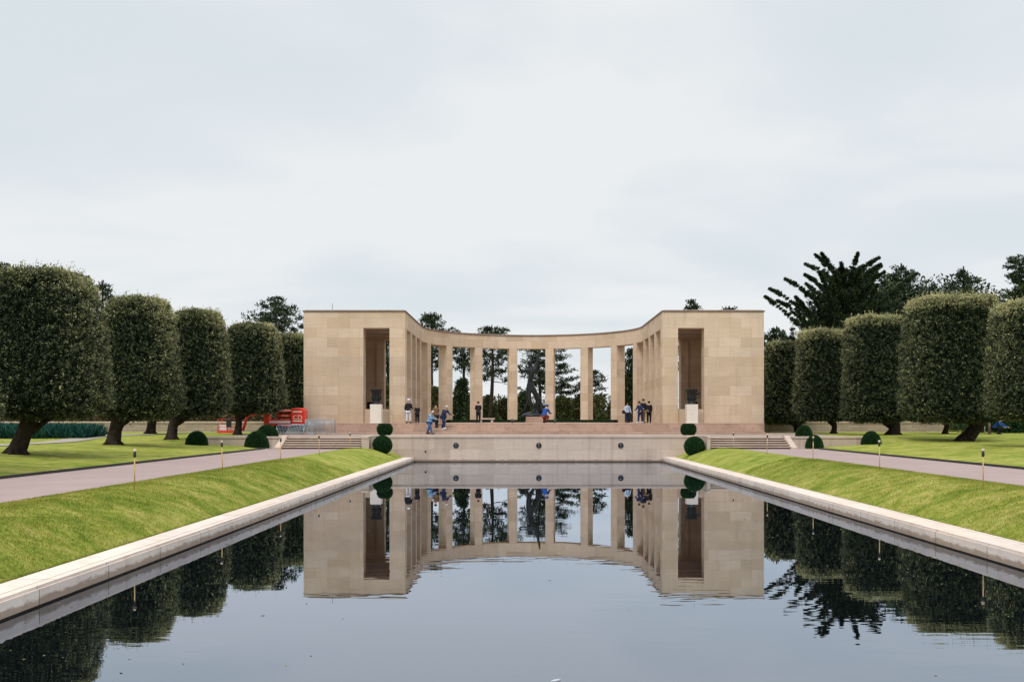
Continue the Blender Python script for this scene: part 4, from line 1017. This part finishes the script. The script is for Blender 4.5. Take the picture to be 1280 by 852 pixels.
def clump_leaves(centers, radii, per, L, Wd, rg, shell=0.5):
    """leaf quads filling ellipsoidal clumps"""
    n = len(centers) * per
    d = unit(rg.normal(size=(n, 3))); rr_ = rg.uniform(shell, 1.0, n)[:, None]
    C = np.repeat(centers, per, 0); Rr = np.repeat(radii, per, 0)
    P = C + d * rr_ * Rr
    return leaf_quads(P, d, L, Wd, rg, 0.9, 0.2), d
def shrub_mass(name, x0, x1, y0, y1, z0, hmin, hmax, n, per, L, mat, seed, label, cat, kind=None, group=None, rs=(0.8, 1.4)):
    rg = np.random.default_rng(seed)
    cx = rg.uniform(x0, x1, n); cy = rg.uniform(y0, y1, n); hh = rg.uniform(hmin, hmax, n)
    cs, rs_ = [], []
    for i in range(n):
        lv = max(1, int(hh[i] / 1.0))
        for k in range(lv):
            cs.append((cx[i] + rg.normal(0, .25), cy[i] + rg.normal(0, .25), z0 + hh[i] * (k + .6) / (lv + .2))); q = rg.uniform(*rs); rs_.append((q, q, q * .75))
    v, d = clump_leaves(np.array(cs), np.array(rs_), per, L, L * .55, rg)
    m = len(v) // 4; tone = np.clip(rg.beta(2, 2.4, m) + np.repeat(rg.normal(0, .12, len(cs)), per), 0, 1)
    me = np_mesh(name, v, 4, tone); o = link(name, me, mat); tag(o, label, cat, group, kind); return o
shrub_mass('hedge_mass', -75, -19.5, 93.5, 98, 1.5, 2.4, 3.6, 130, 130, 0.28, M_brown, 31, 'brownish hedge growth behind the left boundary wall', 'hedge', 'stuff')
shrub_mass('hedge_mass', 21, 62, 93.5, 98, 1.5, 2.3, 3.3, 100, 130, 0.28, M_shrub, 32, 'olive green hedge growth behind the right boundary wall', 'hedge', 'stuff')
shrub_mass('woodland', -150, -26, 108, 122, 1.5, 5, 8.5, 170, 110, 0.5, M_pine, 33, 'dark mass of woodland far behind the left trees', 'woodland', 'stuff', rs=(1.6, 2.8))
shrub_mass('woodland', 27, 150, 108, 122, 1.5, 5, 8.5, 170, 110, 0.5, M_pine, 34, 'dark mass of woodland far behind the right trees', 'woodland', 'stuff', rs=(1.6, 2.8))
shrub_mass('woodland', 38, 66, 114, 128, 1.5, 13, 19.0, 130, 60, 0.42, M_pine, 37, 'dark green wood closing the gap behind the right clipped oaks', 'woodland', 'stuff', rs=(1.1, 2.0))
shrub_mass('scrub', -17, 19, 124, 134, 1.5, 2.6, 4.3, 120, 150, 0.30, M_shrub, 35, 'low scrub filling the ground behind the colonnade', 'scrub', 'stuff', rs=(0.9, 1.5))
shrub_mass('dark_hedge', 38.5, 52, 83, 87, 1.5, 2.2, 2.6, 50, 220, 0.2, M_box, 36, 'dark hedge behind the crouching figure at the right edge', 'hedge')

# bluish green reed bed on the left
rg = np.random.default_rng(41)
n = 24000; P = np.stack([rg.uniform(-39, -28.4, n), rg.uniform(64.5, 67.5, n), np.full(n, 1.5)], 1)
P[:, 2] = lawn_z(P[:, 0], P[:, 1])
v = leaf_quads(P, np.tile([0, 0, 1.0], (n, 1)), 0.78, 0.09, rg, 0.35); 
o = link('reed_bed', np_mesh('reed_bed', v, 4, rg.beta(2, 2, n)), M_teal); tag(o, 'bed of blue green tufted plants beyond the left gravel path', 'plant bed', kind='stuff')

# bushes seen between the pillars
def bush(px_, D, w_px, top_px, mat, label, seed, lv=5, L=0.32):
    rg = np.random.default_rng(seed); x = px2x(px_, D); H = px2z(top_px, D) - 1.5; w = w_px * D / F
    t = thing('bush', label, 'bush', (x, D, 1.5), 0, 'bushes seen between the pillars')
    n = 26; cs = []; rs_ = []
    for i in range(n):
        u = rg.uniform(0.1, 0.9); rr_ = (1 - u) ** .6 * w / 2 * rg.uniform(.2, .9); a = rg.uniform(0, 6.28)
        cs.append((rr_ * math.cos(a), rr_ * math.sin(a) * .8, u * H)); q = rg.uniform(.10, .2) * w + .2; rs_.append((q, q, q * .85))
    v, d = clump_leaves(np.array(cs), np.array(rs_), 230, L, L * .5, rg, .3)
    m_ = len(v) // 4; link('foliage', np_mesh('foliage', v, 4, np.clip(rg.beta(2, 2.3, m_), 0, 1)), mat, t)
    m = MB()
    for i in range(6):
        m.tube([(rg.normal(0, .1), 0, 0), tuple(np.array(cs[i]) * .9)], [.09, .03], 6)
    m.build('stem', M_bark, t)
    return t
for i, a in enumerate(((544, 118, 26, 478, M_shrub, 'bush in the narrow left gap of the colonnade'), (578, 116, 30, 470, M_pine, 'dense dark conical bush filling the second gap of the colonnade'),
        (612, 122, 30, 492, M_shrub, 'olive bush in the gap left of the statue'), (632, 125, 28, 500, M_brown, 'brownish bush beside the pillar left of the statue'),
        (655, 118, 20, 488, M_pine, 'dark bush behind the statue, to its left'), (680, 126, 16, 508, M_shrub, 'low bush behind the statue, to its right'),
        (704, 122, 30, 494, M_shrub, 'green bush in the gap right of the statue'), (722, 126, 26, 499, M_brown, 'brown twiggy bush in the gap right of the statue'),
        (748, 120, 30, 494, M_shrub, 'bush in the second gap right of the statue'), (766, 123, 20, 500, M_shrub, 'bush hidden half behind the pillar right of the statue'),
        (787, 119, 26, 462, M_brown, 'tall olive brown bush in the narrow right gap'), (484, 120, 16, 478, M_shrub, 'bush seen through the left loggia'))):
    bush(*a, 50 + i)

# ------------------------------------------------------------------ pines and cypresses
def conifer(name, px_, D, top_px, w_px, style, label, seed, lean=0.0, dens=1.0, low=0.25, zb=1.5, limbs=None, side=0.0):
    """style: 'pine' layered plates, 'cypress' upswept pointed limbs, 'cedar' level branches with gaps"""
    rg = np.random.default_rng(seed); x = px2x(px_, D); H = px2z(top_px, D) - zb; hw = w_px * D / F / 2
    t = thing(name, label, 'tree', (x, D, zb), 0, 'tall conifers behind the memorial')
    m = MB(); n = 9; path = []
    for i in range(n):
        u = i / (n - 1); path.append(Vector((lean * H * u + 0.12 * math.sin(u * 5 + seed), 0.1 * math.sin(u * 4), u * H * 0.95)))
    r0 = 0.018 * H + 0.08
    m.tube([path[0] - Vector((0, 0, .3))] + path[1:], [r0 * (1 - 0.82 * i / (n - 1)) for i in range(n)], 10)
    def tp(u):
        f = u * (n - 1); i = min(int(f), n - 2); return path[i].lerp(path[i + 1], f - i)
    cs, rs_, dirs = [], [], []
    nl = limbs or {'pine': 34, 'cypress': 80, 'cedar': 26}[style]
    for i in range(nl):
        u = low + (1 - low) * ((i + rg.random()) / nl); u = min(u, 0.99); a = i * 2.4 + rg.normal(0, .3)
        if side and rg.random() < abs(side): a = (0 if side > 0 else math.pi) + rg.normal(0, .5)
        s_ = tp(u * 0.96)
        if style == 'pine':
            shp = math.sin(math.pi * min(1, ((u - low) / (1 - low)) * .80 + .17)) ** .7; Lb = hw * shp * rg.uniform(.6, 1.08); rise_ = Lb * rg.uniform(.10, .5)
        elif style == 'cypress':
            Lb = hw * (1.10 - 0.78 * ((u - low) / (1 - low)) ** 1.3) * rg.uniform(.45, 1.10); rise_ = Lb * rg.uniform(.50, .75)
        else:
            Lb = hw * (1.05 - 0.65 * (u - low) / (1 - low)) * rg.uniform(.45, 1.1); rise_ = Lb * rg.uniform(-.08, .2)
        e_ = s_ + Vector((math.cos(a) * Lb, math.sin(a) * Lb * .8, rise_)); md = s_.lerp(e_, .5) + Vector((0, 0, -.12 * Lb if style != 'cypress' else -.06 * Lb))
        m.tube([s_, md, e_], [max(.03, r0 * .32 * (1.1 - u)), max(.025, r0 * .2 * (1.1 - u)), .015], 6, cap=False)
        nc = max(4, int((Lb / (0.42 if style == 'cypress' else .6)) * dens))
        for q in range(nc):
            f = 0.30 + 0.70 * (q + rg.random() * .6) / nc
            c = (s_.lerp(md, f * 2) if f < .5 else md.lerp(e_, (f - .5) * 2))
            if style == 'cypress':
                rad = max(.16, (1.12 - f) * .85) * (.6 + .05 * hw); c = c + Vector((rg.normal(0, .1), rg.normal(0, .1), rg.normal(0, .08)))
                rad *= 0.55 + 0.45 * rg.random(); cs.append(c); rs_.append((rad * .8, rad * .7, rad * .42)); dirs.append((e_ - s_).normalized())
                if q >= nc - 2:
                    dd = (e_ - s_).normalized()
                    for w_ in range(7): cs.append(e_ + dd * (.22 * w_ - .5)); rs_.append((.26 - .033 * w_,) * 3); dirs.append(dd * 2.2)
                if q % 3 == 0 and f < .75:
                    off = Vector((rg.normal(0, .4), rg.normal(0, .4), .3)); cs.append(c + off); rs_.append((rad * .5, rad * .5, rad * .35)); dirs.append((e_ - s_).normalized())
            elif style == 'pine':
                spread_ = Lb * .22; c = c + Vector((rg.normal(0, spread_), rg.normal(0, spread_), rg.normal(.1, .2))); rad = rg.uniform(.34, .62)
                cs.append(c); rs_.append((rad, rad, rad * .62)); dirs.append(Vector((0, 0, .7)) + (e_ - s_).normalized() * .4)
            else:
                c = c + Vector((rg.normal(0, .3), rg.normal(0, .35), rg.normal(.05, .08))); rad = rg.uniform(.35, .7)
                cs.append(c); rs_.append((rad * 1.3, rad, rad * .30)); dirs.append((e_ - s_).normalized())
    if style == 'cypress':
        for i in range(620):
            u = low + (0.93 - low) * rg.random() ** .9; a = rg.uniform(0, 6.283); env = hw * (0.92 - 0.78 * ((u - low) / (1 - low)) ** 1.0)
            rr_ = env * rg.random() ** .6; c = tp(u) + Vector((math.cos(a) * rr_, math.sin(a) * rr_ * .8, rr_ * .35))
            q = rg.uniform(.35, .75); cs.append(c); rs_.append((q, q, q * .6)); dirs.append(Vector((math.cos(a), math.sin(a), .8)))
    cs = np.array([tuple(c) for c in cs]); rs_ = np.array(rs_); dirs = np.array([tuple(d) for d in dirs])
    per = 34 if style != 'cypress' else 85; n_ = len(cs) * per
    d = unit(rg.normal(size=(n_, 3))); P = np.repeat(cs, per, 0) + d * rg.uniform(.1, 1, n_)[:, None] * np.repeat(rs_, per, 0)
    Nn = np.repeat(dirs, per, 0) + .7 * d
    L = 0.30
    v = leaf_quads(P, unit(Nn), L if style != 'cypress' else .26, .13 if style != 'cypress' else .085, rg, .5, .1)
    tone = np.clip(rg.beta(2, 2.5, n_) + np.repeat(rg.normal(0, .12, len(cs)), per), 0, 1)
    link('crown', np_mesh('crown', v, 4, tone), M_pine, t)
    m.build('trunk', M_bark, t)
    return t
conifer('cypress', 1054, 112, 325, 216, 'cypress', 'broad dark cypress with pointed upswept limbs behind the right oaks', 101, dens=1.3, low=.22, limbs=74, lean=0.02)
conifer('pine', 1126, 120, 318, 104, 'pine', 'bushy dark pine just right of the pointed cypress', 102, dens=1.9, limbs=64, low=.12)
conifer('pine', 1166, 128, 343, 62, 'pine', 'small dark pine between the bushy pine and the round topped pine', 103, dens=1.8, limbs=50, low=.12)
conifer('pine', 1203, 120, 322, 84, 'pine', 'round topped dark pine above the wide clipped oak', 104, dens=1.9, limbs=60, low=.12)
conifer('cypress', 1288, 104, 300, 150, 'cedar', 'tall dark conifer with level top branches at the right edge', 105, dens=2.3, low=.2, limbs=84)
conifer('pine', 345, 116, 362, 98, 'pine', 'flat topped dark pine left of the memorial', 106, dens=1.9, limbs=56)
conifer('pine', 372, 110, 420, 50, 'pine', 'lower dark pine against the left wall of the memorial', 107, dens=1.5, low=.15)
conifer('pine', 2, 110, 316, 76, 'pine', 'dark pine showing above the oak at the left edge', 108, dens=1.7, limbs=46)
conifer('pine', 128, 122, 340, 64, 'pine', 'dark pine showing between the first two left oaks', 109, dens=1.5, limbs=44)
conifer('pine', 542, 124, 382, 76, 'pine', 'pine with leaning trunk rising over the left of the colonnade', 110, lean=-.03, dens=.85, low=.52, limbs=44)
conifer('pine', 579, 132, 410, 52, 'pine', 'slim pine behind the second gap of the colonnade', 111, dens=.8, low=.62)
conifer('pine', 613, 120, 399, 80, 'pine', 'pine with a dark bare trunk in the gap left of the statue', 112, lean=.02, dens=.65, low=.48, limbs=44)
conifer('pine', 674, 119, 424, 74, 'cedar', 'dark conifer rising directly behind the statue', 113, dens=.65, low=.46, limbs=28)
conifer('cedar', 688, 127, 424, 90, 'cedar', 'cedar with long level branches right of the statue', 114, dens=1.0, low=.45, side=.4, limbs=26)
conifer('cedar', 738, 122, 455, 60, 'cedar', 'small layered cedar in the second gap right of the statue', 115, dens=1.2, low=.35)
conifer('pine', 789, 118, 430, 34, 'pine', 'dense dark pine in the narrow right gap', 116, dens=1.8, low=.2)
conifer('pine', 866, 124, 366, 60, 'pine', 'pine top showing over the right loggia roof', 117, dens=1.6, low=.4)
conifer('pine', 912, 128, 374, 44, 'pine', 'small pine top showing over the right end of the loggia roof', 118, dens=1.5, low=.4)
conifer('pine', 484, 122, 405, 40, 'pine', 'pine seen through the left loggia opening', 119, dens=1.6, low=.2)
conifer('pine', 972, 108, 402, 58, 'pine', 'dark pine rising beside the right wall of the memorial', 120, dens=1.6, low=.15)
# young tree with pale trunk and a thin pole on the right lawn
t = thing('young_tree', 'young tree with pale trunk on the right lawn near the crouching figure', 'tree', (px2x(1237, 77.5), 77.5, 1.55))
m = MB(); m.tube([(0, 0, -.1), (-.03, 0, .8), (.02, 0, 1.8), (0, 0, 2.6)], [.13, .10, .09, .05], 9); m.build('trunk', M_palebark, t)
rg = np.random.default_rng(77); cs = rg.normal(size=(26, 3)) * np.array([1.1, .9, .35]) + np.array([.3, 0, 2.3])
v, d = clump_leaves(cs, np.full((26, 3), .45), 160, .18, .1, rg); link('crown', np_mesh('crown', v, 4, rg.beta(2, 1.6, len(v) // 4)), M_shrub, t)
m = MB(); m.tube([(0, 0, 0), (0, 0, 1.3)], .03, 8); m.box(-.05, .05, -.05, .05, 1.3, 1.36); o = m.build('marker_post', M_wht); o.location = (px2x(1231, 78), 78, 1.55); tag(o, 'thin pale post beside the young tree on the right lawn', 'post')

# ------------------------------------------------------------------ grass blades on the nearer banks
for s in (-1, 1):
    rg = np.random.default_rng(200 + s); a, b = (XL - 0.67, PL0) if s < 0 else (XR + 0.77, PR0)
    n = 150000; Y = 10.5 + 34 * rg.random(n) ** 1.7; T = rg.random(n); edge = rg.random(n) < 0.10; T[edge] = rg.random(edge.sum()) * .012
    e2 = rg.random(n) < 0.05; T[e2] = 1 - rg.random(e2.sum()) * .01
    X = a + (b - a) * T
    Z = np.where(T > .72, ZP + .05 - (T - .72) / .28 * .05, 0.27 + (ZP + .05 - .27) * (1 - (1 - np.clip(T / .72, 0, 1)) ** 1.7)) - .004
    P = np.stack([X, Y, Z], 1)
    v = leaf_quads(P, np.tile([0, 0, 1.0], (n, 1)), 0.045, 0.010, rg, .55)
    o = link('grass', np_mesh('grass', v, 4, rg.beta(2, 2, n)), M_blade); o.data.materials[0] = M_grass; tag(o, 'short mown grass on the %s pool bank' % ('left' if s < 0 else 'right'), 'grass', kind='stuff')

# small leaves and seeds floating on the pool
rg = np.random.default_rng(301)
n = 260; X = np.concatenate([XL + 0.1 + rg.exponential(1.3, n // 2), XR - 0.1 - rg.exponential(1.6, n // 2)]); Y = 9 + 30 * rg.random(n) ** 1.3
X = np.clip(X, XL + .05, XR - .05); a = rg.uniform(0, 6.28, n); L = rg.uniform(.012, .035, n)
d = np.stack([np.cos(a) * L, np.sin(a) * L, 0 * a], 1); w = np.stack([-np.sin(a) * L * .5, np.cos(a) * L * .5, 0 * a + .004], 1)
P = np.stack([X, Y, np.full(n, .003)], 1)
o = link('floating_leaves', np_mesh('floating_leaves', np.stack([P - d, P + w, P + d, P - w], 1).reshape(-1, 3), 4, rg.beta(2, 2, n)), M_brown); tag(o, 'tiny fallen leaves floating on the pool', 'leaves', kind='stuff')
ft = thing('feather', 'small white feather floating on the pool at the bottom of the view', 'feather', (0.345, 10.3, 0.004), 0.6)
m = MB()
for k in range(12):
    u = k / 11; m.face([(-.05 + .1 * u, 0, .002), (-.05 + .1 * u - .01, .02 * math.sin(.3 + 2.6 * u), .012), (-.04 + .1 * u, .0, .004)]); m.face([(-.05 + .1 * u, 0, .002), (-.04 + .1 * u, 0, .004), (-.05 + .1 * u - .01, -.02 * math.sin(.3 + 2.6 * u), .012)])
m.build('vane', M_wht, ft)
m = MB(); m.tube([(-.075, 0, .004), (.06, 0, .006)], [.0022, .001], 5); m.build('quill', M_wht, ft)
